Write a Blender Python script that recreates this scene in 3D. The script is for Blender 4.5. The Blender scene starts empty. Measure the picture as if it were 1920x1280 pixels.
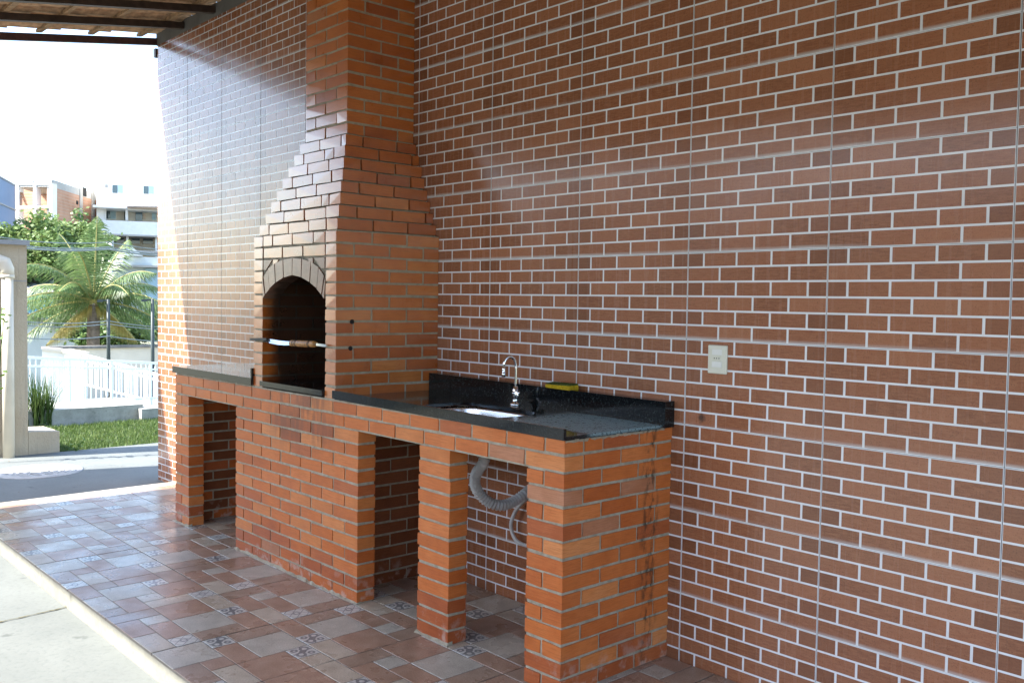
import bpy, bmesh, math, random
from mathutils import Vector, Matrix
R_ = math.radians
rnd = random.Random(7)
SC = bpy.context.scene
COL = SC.collection

# ---------------------------------------------------------------- camera
F = 1733.925
CAM = Vector((1.55555, -2.81465, 1.35299))
ROT = Matrix(((0.6727281, -0.0425078, 0.7386677), (0.7397366, 0.0183241, -0.6726471), (0.0150573, 0.9989281, 0.0437717)))
cam = bpy.data.cameras.new('camera'); cam.sensor_width = 36; cam.lens = F / 1920 * 36
cam.clip_start = 0.05; cam.clip_end = 2000
co = bpy.data.objects.new('camera', cam); COL.objects.link(co)
co.matrix_world = Matrix.Translation(CAM) @ ROT.to_4x4()
SC.camera = co
# ---------------------------------------------------------------- sky, sun, exposure
SUN = Vector((0.31, 0.90, -1.0)).normalized()
w = bpy.data.worlds.new('World'); SC.world = w; w.use_nodes = True
nt = w.node_tree; bg = nt.nodes['Background']
sky = nt.nodes.new('ShaderNodeTexSky'); sky.sky_type = 'NISHITA'; sky.sun_disc = False
sky.sun_elevation = math.asin(-SUN.z); sky.sun_rotation = math.atan2(-SUN.x, -SUN.y)
sky.dust_density = 1.2; sky.air_density = 1.0; sky.ozone_density = 1.5
nt.links.new(sky.outputs[0], bg.inputs[0]); bg.inputs[1].default_value = 0.14
sl = bpy.data.lights.new('sun', 'SUN'); sl.energy = 3.5; sl.angle = R_(0.53); sl.color = (1, 0.97, 0.92)
so = bpy.data.objects.new('sun', sl); COL.objects.link(so); so.location = (-6, -6, 20)
so.rotation_euler = SUN.to_track_quat('-Z', 'Y').to_euler()
vs = SC.view_settings; vs.view_transform = 'Standard'; vs.look = 'None'; vs.gamma = 1; vs.exposure = 2.40
SC.render.engine = 'CYCLES'
SC.cycles.max_bounces = 8; SC.cycles.diffuse_bounces = 5; SC.cycles.glossy_bounces = 4

def ray(u, v):
    return ROT @ Vector(((u - 960) / F, -(v - 640) / F, -1))
def far(u, v, dist):                      # point on a pixel's ray at a horizontal distance
    d = ray(u, v); return CAM + d * (dist / math.hypot(d.x, d.y))
def ony(u, v, y):
    d = ray(u, v); return CAM + d * ((y - CAM.y) / d.y)
def onz(u, v, z):
    d = ray(u, v); return CAM + d * ((z - CAM.z) / d.z)
def onx(u, v, x):
    d = ray(u, v); return CAM + d * ((x - CAM.x) / d.x)

# ---------------------------------------------------------------- object helpers
def tag(o, label=None, cat=None, group=None, kind=None):
    if label: o['label'] = label
    if cat: o['category'] = cat
    if group: o['group'] = group
    if kind: o['kind'] = kind
    return o
def link(name, me, mat=None, parent=None):
    o = bpy.data.objects.new(name, me); COL.objects.link(o)
    if mat is not None:
        if me.materials: 
            o.material_slots[0].link = 'OBJECT'; o.material_slots[0].material = mat
        else: me.materials.append(mat)
    if parent: o.parent = parent
    return o
def empty(name, loc, label=None, cat=None, group=None):
    o = bpy.data.objects.new(name, None); COL.objects.link(o); o.location = loc
    o.empty_display_size = 0.1
    return tag(o, label, cat, group)
class MB:
    """collects geometry in world coordinates, built as one mesh (origin kept at the parent's)"""
    def __init__(s): s.v = []; s.f = []; s.m = []; s.mi = 0; s.sm = []
    def add(s, vs, fs, smooth=False):
        n = len(s.v); s.v += [tuple(v) for v in vs]
        for f in fs: s.f.append(tuple(i + n for i in f)); s.m.append(s.mi); s.sm.append(smooth)
        return s
    def box(s, x0, x1, y0, y1, z0, z1):
        return s.add([(x0,y0,z0),(x1,y0,z0),(x1,y1,z0),(x0,y1,z0),(x0,y0,z1),(x1,y0,z1),(x1,y1,z1),(x0,y1,z1)],
            [(0,3,2,1),(4,5,6,7),(0,1,5,4),(1,2,6,5),(2,3,7,6),(3,0,4,7)])
    def hexa(s, p):                       # 8 points, bottom 4 then top 4
        return s.add(p, [(0,3,2,1),(4,5,6,7),(0,1,5,4),(1,2,6,5),(2,3,7,6),(3,0,4,7)])
    def prism(s, poly, off):              # polygon (3d pts) extruded by vector
        n = len(poly); off = Vector(off); P = [Vector(p) for p in poly]
        a = P + [p + off for p in P]
        return s.add(a, [tuple(range(n))[::-1], tuple(range(n, 2*n))] + [(i, (i+1) % n, n+(i+1) % n, n+i) for i in range(n)])
    def bar(s, a, b, w, h=None, up=(0,0,1)):
        h = h or w; a = Vector(a); b = Vector(b); d = (b - a).normalized(); up = Vector(up)
        if abs(d.dot(up)) > .98: up = Vector((1,0,0))
        r = d.cross(up).normalized() * w / 2; u = r.cross(d).normalized() * h / 2
        return s.hexa([a-r-u, a+r-u, b+r-u, b-r-u, a-r+u, a+r+u, b+r+u, b-r+u])
    def tube(s, pts, rad, n=8, cap=True, smooth=True):
        pts = [Vector(p) for p in pts]; rs = rad if isinstance(rad, (list, tuple)) else [rad] * len(pts)
        rings = []; prev = None
        for i, p in enumerate(pts):
            d = (pts[min(i+1, len(pts)-1)] - pts[max(i-1, 0)]).normalized()
            if prev is None:
                a = Vector((0,0,1)) if abs(d.z) < .9 else Vector((1,0,0)); x = d.cross(a).normalized()
            else:
                x = (prev - d * prev.dot(d)).normalized()
            prev = x; y = d.cross(x)
            rings.append([p + (x * math.cos(t) + y * math.sin(t)) * rs[i] for t in [2*math.pi*k/n for k in range(n)]])
        fs = []
        for i in range(len(pts)-1):
            for k in range(n): fs.append((i*n+k, i*n+(k+1) % n, (i+1)*n+(k+1) % n, (i+1)*n+k))
        if cap: fs.append(tuple(range(n))[::-1]); fs.append(tuple(range((len(pts)-1)*n, len(pts)*n)))
        return s.add([v for r in rings for v in r], fs, smooth)
    def lathe(s, c, prof, n=20, axis=(0,0,1)):
        q = Vector((0,0,1)).rotation_difference(Vector(axis)); c = Vector(c)
        vs = [c + q @ Vector((r*math.cos(2*math.pi*k/n), r*math.sin(2*math.pi*k/n), z)) for r, z in prof for k in range(n)]
        fs = [(i*n+k, i*n+(k+1) % n, (i+1)*n+(k+1) % n, (i+1)*n+k) for i in range(len(prof)-1) for k in range(n)]
        fs += [tuple(range(n))[::-1], tuple(range((len(prof)-1)*n, len(prof)*n))]
        return s.add(vs, fs, True)
    def build(s, name, mats, parent=None, origin=None):
        off = Vector((0,0,0))
        if parent is not None:
            p = parent
            while p is not None: off += p.location; p = p.parent
        o0 = Vector(origin) if origin is not None else off
        me = bpy.data.meshes.new(name)
        me.from_pydata([tuple(Vector(v) - o0) for v in s.v], [], s.f)
        mats = mats if isinstance(mats, (list, tuple)) else [mats]
        for m in mats: me.materials.append(m)
        me.polygons.foreach_set('material_index', s.m); me.polygons.foreach_set('use_smooth', s.sm)
        me.update()
        o = bpy.data.objects.new(name, me); COL.objects.link(o)
        if parent: o.parent = parent
        o.location = o0 - off
        return o
def box_obj(name, b, mat, parent=None, origin=None): return MB().box(*b).build(name, mat, parent, origin)

# ---------------------------------------------------------------- materials
class NT:
    def __init__(s, name, rough=.5, spec=.5, metal=0.0):
        s.m = bpy.data.materials.new(name); s.m.use_nodes = True
        s.n = s.m.node_tree.nodes; s.l = s.m.node_tree.links; s.b = s.n['Principled BSDF']
        s.b.inputs['Roughness'].default_value = rough; s.b.inputs['Metallic'].default_value = metal
        s.b.inputs['Specular IOR Level'].default_value = spec
    def nd(s, t, **kw):
        n = s.n.new('ShaderNode' + t)
        for k, v in kw.items():
            if k in n.inputs: 
                n.inputs[k].default_value = v
            else: setattr(n, k, v)
        return n
    def con(s, a, b): s.l.new(a, b)
    def pos(s, scale=(1,1,1), obj=False):
        if obj: src = s.nd('TexCoord').outputs['Object']
        else: src = s.nd('NewGeometry').outputs['Position']
        mp = s.nd('Mapping'); mp.inputs['Scale'].default_value = scale; s.con(src, mp.inputs[0]); return mp.outputs[0]
    def noise(s, vec, scale, detail=4, rough=.55):
        n = s.nd('TexNoise'); n.inputs['Scale'].default_value = scale; n.inputs['Detail'].default_value = detail
        n.inputs['Roughness'].default_value = rough; s.con(vec, n.inputs['Vector']); return n.outputs['Fac']
    def ramp(s, fac, stops):
        r = s.nd('ValToRGB'); e = r.color_ramp.elements
        while len(e) < len(stops): e.new(0.5)
        for el, (p, c) in zip(e, stops):
            el.position = p; el.color = (c, c, c, 1) if isinstance(c, (int, float)) else (*c, 1)
        s.con(fac, r.inputs[0]); return r.outputs[0]
    def mix(s, fac, a, b, mode='MIX'):
        m = s.nd('Mix', data_type='RGBA', blend_type=mode)
        for i, x in ((0, fac), (6, a), (7, b)):
            if isinstance(x, (int, float)): m.inputs[i].default_value = x if i == 0 else (x, x, x, 1)
            elif isinstance(x, tuple): m.inputs[i].default_value = (*x, 1)
            else: s.con(x, m.inputs[i])
        return m.outputs[2]
    def math(s, op, a, b=0.0, c=0.0):
        m = s.nd('Math', operation=op)
        for i, x in enumerate((a, b, c)):
            if isinstance(x, (int, float)): m.inputs[i].default_value = x
            else: s.con(x, m.inputs[i])
        return m.outputs[0]
    def sep(s, vec):
        n = s.nd('SeparateXYZ'); s.con(vec, n.inputs[0]); return n.outputs
    def comb(s, x, y, z):
        n = s.nd('CombineXYZ')
        for i, q in enumerate((x, y, z)):
            if isinstance(q, (int, float)): n.inputs[i].default_value = q
            else: s.con(q, n.inputs[i])
        return n.outputs[0]
    def sstep(s, x, a, b):
        n = s.nd('MapRange', interpolation_type='SMOOTHSTEP'); s.con(x, n.inputs[0])
        n.inputs[1].default_value = a; n.inputs[2].default_value = b; return n.outputs[0]
    def bump(s, h, strength=.3, dist=.002):
        b = s.nd('Bump'); b.inputs['Strength'].default_value = strength; b.inputs['Distance'].default_value = dist
        s.con(h, b.inputs['Height']); s.con(b.outputs[0], s.b.inputs['Normal'])
    def color(s, c):
        if isinstance(c, tuple): s.b.inputs['Base Color'].default_value = (*c, 1)
        else: s.con(c, s.b.inputs['Base Color'])
        return s
    def rough(s, r): s.con(r, s.b.inputs['Roughness']); return s

def plain(name, col, rough=.6, var=.15, scale=8, spec=.4, metal=0, bump=0.0, bscale=60):
    t = NT(name, rough, spec, metal); p = t.pos()
    n = t.noise(p, scale, 5)
    lo = tuple(c * (1 - var) for c in col); hi = tuple(min(1, c * (1 + var)) for c in col)
    t.color(t.ramp(n, [(.3, lo), (.7, hi)]))
    if bump: t.bump(t.noise(p, bscale, 4), bump, .004)
    return t.m

# --- constants of the tiled wall
TW = 0.56446; RH = 0.0535; ZF = 22.8 * RH       # tile width, row height, height of row line 0 above the floor
BW = TW / 4
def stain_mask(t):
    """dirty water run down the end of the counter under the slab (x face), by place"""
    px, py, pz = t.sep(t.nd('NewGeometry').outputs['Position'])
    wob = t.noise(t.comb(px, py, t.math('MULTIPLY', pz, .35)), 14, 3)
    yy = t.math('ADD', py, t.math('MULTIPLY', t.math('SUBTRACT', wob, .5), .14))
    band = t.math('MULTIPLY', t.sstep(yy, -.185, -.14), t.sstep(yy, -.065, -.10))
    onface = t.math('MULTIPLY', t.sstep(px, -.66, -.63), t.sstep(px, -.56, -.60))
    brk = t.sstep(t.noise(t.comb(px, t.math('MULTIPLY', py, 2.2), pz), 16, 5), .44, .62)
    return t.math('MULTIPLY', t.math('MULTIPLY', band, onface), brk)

def tile_tilt(t, px, pz):
    """each large tile is set a hair out of true, so reflections break at the joints"""
    wn = t.nd('TexWhiteNoise', noise_dimensions='2D')
    t.con(t.comb(t.math('FLOOR', t.math('DIVIDE', px, TW)), t.math('FLOOR', t.math('DIVIDE', t.math('SUBTRACT', pz, ZF), RH * 6)), 0), wn.inputs['Vector'])
    sub = t.nd('VectorMath', operation='SUBTRACT'); t.con(wn.outputs['Color'], sub.inputs[0]); sub.inputs[1].default_value = (.5, .5, .5)
    sc = t.nd('VectorMath', operation='SCALE'); t.con(sub.outputs[0], sc.inputs[0]); sc.inputs['Scale'].default_value = .028
    wv = t.nd('TexNoise'); wv.inputs['Scale'].default_value = 3.0; wv.inputs['Detail'].default_value = 2; t.con(t.comb(px, 0, pz), wv.inputs['Vector'])
    s2 = t.nd('VectorMath', operation='SUBTRACT'); t.con(wv.outputs['Color'], s2.inputs[0]); s2.inputs[1].default_value = (.5, .5, .5)
    s3 = t.nd('VectorMath', operation='SCALE'); t.con(s2.outputs[0], s3.inputs[0]); s3.inputs['Scale'].default_value = .03
    nrm = t.nd('NewGeometry').outputs['Normal']; a = t.nd('VectorMath', operation='ADD'); t.con(nrm, a.inputs[0]); t.con(sc.outputs[0], a.inputs[1])
    b = t.nd('VectorMath', operation='ADD'); t.con(a.outputs[0], b.inputs[0]); t.con(s3.outputs[0], b.inputs[1])
    nn = t.nd('VectorMath', operation='NORMALIZE'); t.con(b.outputs[0], nn.inputs[0])
    t.con(nn.outputs[0], t.b.inputs['Normal']); t.con(nn.outputs[0], t.b.inputs['Coat Normal']); return wn.outputs['Value']

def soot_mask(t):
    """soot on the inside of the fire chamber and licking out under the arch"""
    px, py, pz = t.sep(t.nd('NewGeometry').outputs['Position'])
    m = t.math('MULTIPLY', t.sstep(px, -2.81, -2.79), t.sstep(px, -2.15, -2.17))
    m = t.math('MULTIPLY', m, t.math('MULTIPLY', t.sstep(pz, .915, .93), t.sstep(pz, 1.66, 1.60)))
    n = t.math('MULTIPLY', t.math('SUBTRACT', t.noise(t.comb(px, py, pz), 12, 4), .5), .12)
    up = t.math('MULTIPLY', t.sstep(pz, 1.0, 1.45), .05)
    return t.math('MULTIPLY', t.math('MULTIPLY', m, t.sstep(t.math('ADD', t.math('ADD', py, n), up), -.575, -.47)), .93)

def tile_brick_mat():
    t = NT('printed_brick_tile', .22, .22); t.b.inputs['Coat Weight'].default_value = .52; t.b.inputs['Coat IOR'].default_value = 1.5; t.b.inputs['Coat Roughness'].default_value = .17
    px, py, pz = t.sep(t.nd('NewGeometry').outputs['Position'])
    row = t.math('FLOOR', t.math('DIVIDE', t.math('SUBTRACT', pz, ZF), RH))
    odd = t.math('ABSOLUTE', t.math('MODULO', row, 2.0))
    up = t.math('GREATER_THAN', row, 23.5)
    odd = t.math('ABSOLUTE', t.math('SUBTRACT', odd, up))
    cell = t.math('FLOOR', t.math('ADD', t.math('DIVIDE', px, BW), t.math('MULTIPLY', odd, .5)))
    tilei = t.math('FLOOR', t.math('DIVIDE', px, TW))
    wn = t.nd('TexWhiteNoise', noise_dimensions='2D'); t.con(t.comb(cell, row, 0), wn.inputs['Vector'])
    base = t.ramp(wn.outputs[0], [(0, (.195, .068, .030)), (.35, (.250, .088, .040)), (.7, (.295, .107, .050)), (1, (.345, .136, .066))])
    st = t.noise(t.comb(t.math('MULTIPLY', px, 9), py, t.math('MULTIPLY', pz, 55)), 3.0, 6, .62)
    base = t.mix(t.ramp(st, [(.34, 0), (.66, .55)]), base, (.40, .178, .09))
    fx_ = t.math('FRACT', t.math('DIVIDE', px, TW)); ed_ = t.math('GREATER_THAN', t.math('ABSOLUTE', t.math('SUBTRACT', fx_, .5)), .375)
    base = t.mix(t.math('MULTIPLY', t.math('MULTIPLY', ed_, odd), .45), base, (.135, .050, .024))
    sp = t.noise(t.comb(px, py, pz), 260, 3, .6)
    base = t.mix(t.ramp(sp, [(.30, .55), (.46, 0)]), base, (.085, .040, .022))
    # print fades to the pale joint along each tile's lower edge
    fr = t.math('FRACT', t.math('DIVIDE', t.math('SUBTRACT', pz, ZF), RH * 6))
    wav = t.math('MULTIPLY', t.noise(t.comb(px, 0, row), 7, 3), .02)
    low = t.math('MULTIPLY', t.sstep(t.math('SUBTRACT', fr, wav), .040, .0), t.sstep(t.noise(t.comb(px, 0, row), 1.1, 2), .28, .60))
    base = t.mix(t.math('MULTIPLY', low, .8), base, (.58, .56, .53))
    tn = t.nd('TexWhiteNoise', noise_dimensions='2D'); t.con(t.comb(tilei, t.math('FLOOR', t.math('DIVIDE', t.math('SUBTRACT', pz, ZF), RH * 6)), 0), tn.inputs['Vector'])
    base = t.mix(t.math('MULTIPLY', tn.outputs[0], .16), base, (.34, .17, .10))
    # vertical dust runs
    dr = t.noise(t.comb(t.math('MULTIPLY', px, 16), 0, t.math('MULTIPLY', pz, .8)), 2.0, 5, .6)
    base = t.mix(t.ramp(dr, [(.60, 0), (.9, .03)]), base, (.40, .30, .23))
    # black mould spot under the switch
    dx = t.math('SUBTRACT', px, -.487); dz = t.math('SUBTRACT', pz, .932)
    rr = t.math('SQRT', t.math('ADD', t.math('MULTIPLY', dx, dx), t.math('MULTIPLY', dz, dz)))
    rr = t.math('ADD', rr, t.math('MULTIPLY', t.noise(t.comb(px, py, pz), 60, 4), .03))
    base = t.mix(t.math('MULTIPLY', t.sstep(rr, .040, .018), .8), base, (.03, .022, .016))
    t.color(base)
    rg = t.ramp(dr, [(.4, .20), (.75, .36)]); t.rough(rg)
    tile_tilt(t, px, pz)
    return t.m
def tile_grout_mat():
    t = NT('printed_white_joint', .2, .25); t.b.inputs['Coat Weight'].default_value = .52; t.b.inputs['Coat IOR'].default_value = 1.5; t.b.inputs['Coat Roughness'].default_value = .17
    px, py, pz = t.sep(t.nd('NewGeometry').outputs['Position'])
    n = t.noise(t.comb(px, py, pz), 5, 4)
    c = t.ramp(n, [(.3, (.72, .73, .73)), (.7, (.80, .81, .81))])
    dx = t.math('SUBTRACT', px, -.487); dz = t.math('SUBTRACT', pz, .932)
    rr = t.math('SQRT', t.math('ADD', t.math('MULTIPLY', dx, dx), t.math('MULTIPLY', dz, dz)))
    rr = t.math('ADD', rr, t.math('MULTIPLY', t.noise(t.comb(px, py, pz), 60, 4), .03))
    c = t.mix(t.math('MULTIPLY', t.sstep(rr, .036, .02), .75), c, (.05, .04, .03))
    n2 = t.noise(t.comb(px, py, pz), 1.3, 5, .6); c = t.mix(t.ramp(n2, [(.42, .0), (.75, .35)]), c, (.46, .44, .40))
    tile_tilt(t, px, pz); t.color(c); return t.m

def brick_mat(name, cols, rough=.40, coat=.12, cior=1.5, crough=.22):
    t = NT(name, rough, .2); t.b.inputs['Coat Weight'].default_value = coat; t.b.inputs['Coat IOR'].default_value = cior; t.b.inputs['Coat Roughness'].default_value = crough
    g = t.nd('NewGeometry').outputs['Position']; px, py, pz = t.sep(g)
    oi = t.nd('ObjectInfo').outputs['Random']
    n = t.noise(t.comb(t.math('ADD', px, t.math('MULTIPLY', oi, 7)), py, pz), 9, 5, .6)
    f = t.math('ADD', t.math('MULTIPLY', n, .75), t.math('MULTIPLY', oi, .3))
    base = t.ramp(f, [(.25, cols[0]), (.5, cols[1]), (.8, cols[2])])
    wire = t.noise(t.comb(t.math('MULTIPLY', px, 6), t.math('MULTIPLY', py, 6), t.math('MULTIPLY', pz, 90)), 3, 5, .6)
    base = t.mix(t.ramp(wire, [(.35, .45), (.55, 0)]), base, tuple(c * .62 for c in cols[1]))
    sp = t.noise(g, 170, 3, .6)
    base = t.mix(t.ramp(sp, [(.64, 0), (.76, .3)]), base, (.60, .30, .14))
    ed = t.noise(g, 45, 4, .65)
    base = t.mix(t.ramp(ed, [(.64, 0), (.80, .25)]), base, tuple(c * .5 for c in cols[0]))
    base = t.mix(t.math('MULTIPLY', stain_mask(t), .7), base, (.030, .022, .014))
    # white salts near the stain and at the foot
    ef = t.noise(g, 18, 5, .6)
    em = t.math('MULTIPLY', t.sstep(pz, .16, .0), t.sstep(ef, .50, .66))
    base = t.mix(t.math('MULTIPLY', em, .55), base, (.50, .40, .34))
    # soot washed down below the oven mouth
    sx = t.math('MULTIPLY', t.sstep(px, -2.80, -2.55), t.sstep(px, -1.98, -2.25))
    sz = t.math('MULTIPLY', t.sstep(pz, .58, .74), t.sstep(pz, .93, .90))
    sm = t.math('MULTIPLY', t.math('MULTIPLY', sx, sz), t.sstep(t.noise(t.comb(t.math('MULTIPLY', px, 5), 0, pz), 5, 4), .36, .60))
    base = t.mix(t.math('MULTIPLY', sm, .6), base, (.12, .045, .03))
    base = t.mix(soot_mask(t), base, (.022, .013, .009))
    t.color(base)
    t.rough(t.ramp(n, [(.3, rough - .10), (.7, rough + .10)]))
    t.bump(t.math('ADD', t.math('MULTIPLY', wire, .7), t.math('MULTIPLY', sp, .5)), .35, .0016)
    return t.m
def mortar_mat():
    t = NT('mortar', .85, .3); g = t.pos()
    n = t.noise(g, 30, 6, .65)
    c = t.ramp(n, [(.3, (.24, .205, .145)), (.5, (.33, .29, .215)), (.75, (.43, .39, .30))])
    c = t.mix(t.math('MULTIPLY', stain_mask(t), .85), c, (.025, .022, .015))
    c = t.mix(soot_mask(t), c, (.016, .013, .010))
    t.color(c); t.bump(t.noise(g, 240, 4, .7), .6, .003); return t.m
def granite_mat():
    t = NT('black_granite', .10, .36); g = t.pos()
    n = t.noise(g, 150, 4, .75); c = t.ramp(n, [(.56, (.006, .007, .008)), (.64, (.030, .040, .038)), (.74, (.16, .19, .17))])
    m = t.noise(g, 70, 4, .6); c = t.mix(t.ramp(m, [(.5, 0), (.75, .4)]), c, (.012, .016, .016))
    # sky's bluish reflection on the wet draining side, painted into the colour
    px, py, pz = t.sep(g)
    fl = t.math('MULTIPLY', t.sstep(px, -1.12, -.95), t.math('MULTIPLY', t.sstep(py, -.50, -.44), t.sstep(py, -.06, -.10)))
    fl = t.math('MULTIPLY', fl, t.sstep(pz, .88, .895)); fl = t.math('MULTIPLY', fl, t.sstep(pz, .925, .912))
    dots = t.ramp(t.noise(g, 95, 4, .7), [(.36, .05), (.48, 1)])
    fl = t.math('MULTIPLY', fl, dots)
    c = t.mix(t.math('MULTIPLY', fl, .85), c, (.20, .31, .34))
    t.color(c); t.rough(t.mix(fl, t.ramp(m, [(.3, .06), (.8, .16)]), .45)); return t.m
def concrete_mat(name, a, b, s=3.0, rough=.85):
    t = NT(name, rough, .3); g = t.pos()
    n = t.noise(g, s, 7, .6); n2 = t.noise(g, 45, 4, .6)
    c = t.ramp(n, [(.3, a), (.7, b)])
    c = t.mix(t.ramp(n2, [(.3, .35), (.5, 0)]), c, tuple(x * .7 for x in a))
    sp = t.noise(g, 9, 3, .5)
    c = t.mix(t.ramp(sp, [(.66, 0), (.74, .6)]), c, tuple(x * .5 for x in a))
    wr = t.noise(g, .9, 6, .7); c = t.mix(t.ramp(wr, [(.5, 0), (.75, .4)]), c, tuple(x * .72 for x in a))
    t.color(c); t.bump(n2, .4, .003); return t.m
def floor_print(name, c0, c1, c2, rough=.30):
    t = NT(name, rough, .34); g = t.pos(); oi = t.nd('ObjectInfo').outputs['Random']
    v = t.nd('VectorMath', operation='ADD'); t.con(g, v.inputs[0]); t.con(t.comb(oi, oi, 0), v.inputs[1])
    n = t.noise(v.outputs[0], 14, 4, .55); c = t.ramp(n, [(.25, c0), (.5, c1), (.75, c2)])
    f = t.noise(g, 190, 4, .7); c = t.mix(t.ramp(f, [(.36, .55), (.52, 0)]), c, tuple(x * .5 for x in c0)); c = t.mix(t.ramp(f, [(.56, 0), (.70, .35)]), c, tuple(min(1, x * 1.35) for x in c2))
    d = t.noise(g, 5.0, 3, .5); c = t.mix(t.ramp(d, [(.50, 0), (.9, .14)]), c, (.10, .065, .042))
    t.color(c); t.rough(t.ramp(t.noise(g, 5, 4), [(.35, rough - .09), (.7, rough + .14)])); t.bump(f, .10, .0012); return t.m
def decor_mat(kind):
    t = NT('floor_decor_' + kind, .28, .5)
    uv = t.nd('UVMap').outputs[0]; u, v, _ = t.sep(uv)
    a = t.math('SUBTRACT', u, .5); b = t.math('SUBTRACT', v, .5)
    if kind == 'lattice':
        l1 = t.math('ABSOLUTE', t.math('SUBTRACT', t.math('FRACT', t.math('MULTIPLY', t.math('ADD', u, v), 2.0)), .5))
        l2 = t.math('ABSOLUTE', t.math('SUBTRACT', t.math('FRACT', t.math('ADD', t.math('MULTIPLY', t.math('SUBTRACT', u, v), 2.0), 4)), .5))
        m = t.math('LESS_THAN', t.math('MINIMUM', l1, l2), .055)
        r = t.math('SQRT', t.math('ADD', t.math('MULTIPLY', a, a), t.math('MULTIPLY', b, b)))
        ring = t.math('LESS_THAN', t.math('ABSOLUTE', t.math('SUBTRACT', r, .13)), .03)
        m = t.math('MAXIMUM', m, ring)
    else:
        def ring(cx, cy, rad, wd):
            x = t.math('SUBTRACT', a, cx); y = t.math('SUBTRACT', b, cy)
            r = t.math('SQRT', t.math('ADD', t.math('MULTIPLY', x, x), t.math('MULTIPLY', y, y)))
            return t.math('LESS_THAN', t.math('ABSOLUTE', t.math('SUBTRACT', r, rad)), wd)
        m = ring(-.24, .2, .17, .055)
        for c in ((.24, -.2, .17, .055), (.27, .25, .11, .05), (-.27, -.25, .11, .05), (0, 0, .07, .08), (.5, .5, .62, .04), (-.5, -.5, .62, .04)):
            m = t.math('MAXIMUM', m, ring(*c))
    g = t.pos(); n = t.noise(g, 70, 4)
    lt = t.ramp(n, [(.3, (.40, .40, .37)), (.7, (.56, .56, .52))]); dk = t.ramp(n, [(.3, (.075, .08, .085)), (.7, (.16, .165, .17))])
    t.color(t.mix(m, lt, dk)); return t.m

M = {}
M['tbrick'] = tile_brick_mat(); M['tgrout'] = tile_grout_mat()
M['joint'] = plain('tile_joint', (.34, .38, .40), .8, .2)
M['b0'] = brick_mat('brick_orange', [(.39, .098, .022), (.50, .136, .033), (.57, .185, .056)])
M['b1'] = brick_mat('brick_deep_orange', [(.34, .078, .017), (.44, .110, .026), (.52, .155, .044)])
M['b2'] = brick_mat('brick_pale_orange', [(.44, .130, .034), (.54, .178, .052), (.60, .235, .085)])
M['b3'] = brick_mat('brick_red', [(.30, .070, .020), (.38, .096, .030), (.45, .140, .050)])
M['b4'] = brick_mat('brick_dull', [(.30, .110, .050), (.39, .155, .075), (.47, .22, .125)])
BC = [[(.34, .080, .011), (.44, .112, .016), (.52, .155, .028)], [(.28, .060, .008), (.38, .086, .012), (.46, .125, .021)], [(.38, .105, .020), (.48, .145, .030), (.55, .195, .050)], [(.24, .052, .014), (.32, .076, .021), (.39, .110, .034)], [(.29, .085, .026), (.37, .120, .040), (.45, .170, .066)]]
for i_, c_ in enumerate(BC): M['v%d' % i_] = brick_mat('varnished_brick_%d' % i_, c_, .34, 1.0, 1.85, .17)
M['v6'] = brick_mat('sheen_greyed_brick', [(.17, .082, .050), (.24, .120, .078), (.31, .175, .125)], .40, .8, 1.55, .22)  # grey of the reflected sky painted into the arch bricks' colour
M['b5'] = brick_mat('brick_smoky_shaded', [(.13, .038, .014), (.19, .056, .020), (.25, .085, .034)])  # smoked oven bricks, and shade painted onto the bay walls
M['v5'] = M['b5']
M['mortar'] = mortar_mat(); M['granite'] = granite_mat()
M['soot'] = plain('soot', (.012, .010, .009), .9, .4, 14, .2, 0, .5, 40)
M['plaster'] = plain('old_plaster', (.13, .12, .105), .9, .2, 6, .2, 0, .4)
M['chrome'] = NT('chrome', .06, .5, 1).color((.78, .80, .82)).m
def steel_mat():
    t = NT('brushed_steel', .25, .5, 1.0); g = t.pos((1, 60, 60)); n = t.noise(g, 6, 3)
    t.color((.62, .64, .66)); t.rough(t.ramp(n, [(.3, .16), (.7, .34)])); return t.m
M['steel'] = steel_mat()
M['iron'] = plain('blackened_iron', (.018, .017, .016), .55, .3, 40)
M['handle'] = plain('burnt_wood_handle', (.30, .14, .035), .45, .5, 60)
M['pvc'] = plain('grey_pvc_hose', (.52, .52, .50), .45, .10, 20)
M['pvcw'] = plain('cream_pvc_pipe', (.68, .60, .47), .5, .10, 4)
M['sponge'] = plain('yellow_sponge', (.50, .34, .02), .95, .3, 90, .1, 0, .8, 160)
M['scour'] = plain('green_scouring_pad', (.06, .09, .025), .95, .4, 120, .1, 0, .8, 200)
M['switch'] = plain('cream_plastic', (.66, .65, .53), .35, .04, 10)
M['switch2'] = plain('white_plastic', (.74, .74, .68), .35, .04, 10)
M['dark'] = plain('dark_hole', (.01, .01, .01), .9)
M['yard'] = concrete_mat('yard_concrete', (.130, .140, .131), (.170, .180, .168), 2.2)
M['riser'] = concrete_mat('step_cement', (.19, .18, .145), (.27, .26, .215), 6)
M['moss'] = plain('mossy_crack', (.085, .075, .035), .95, .5, 60)
M['wood'] = plain('dark_painted_rafter', (.045, .028, .020), .5, .4, 25, .4)
M['fascia'] = plain('maroon_fascia', (.060, .028, .026), .5, .3, 20, .4)
M['batten'] = plain('raw_batten_wood', (.33, .21, .11), .8, .4, 30)
M['claytile'] = plain('clay_roof_tile', (.50, .32, .19), .85, .35, 22, .2, 0, .3)

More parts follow.
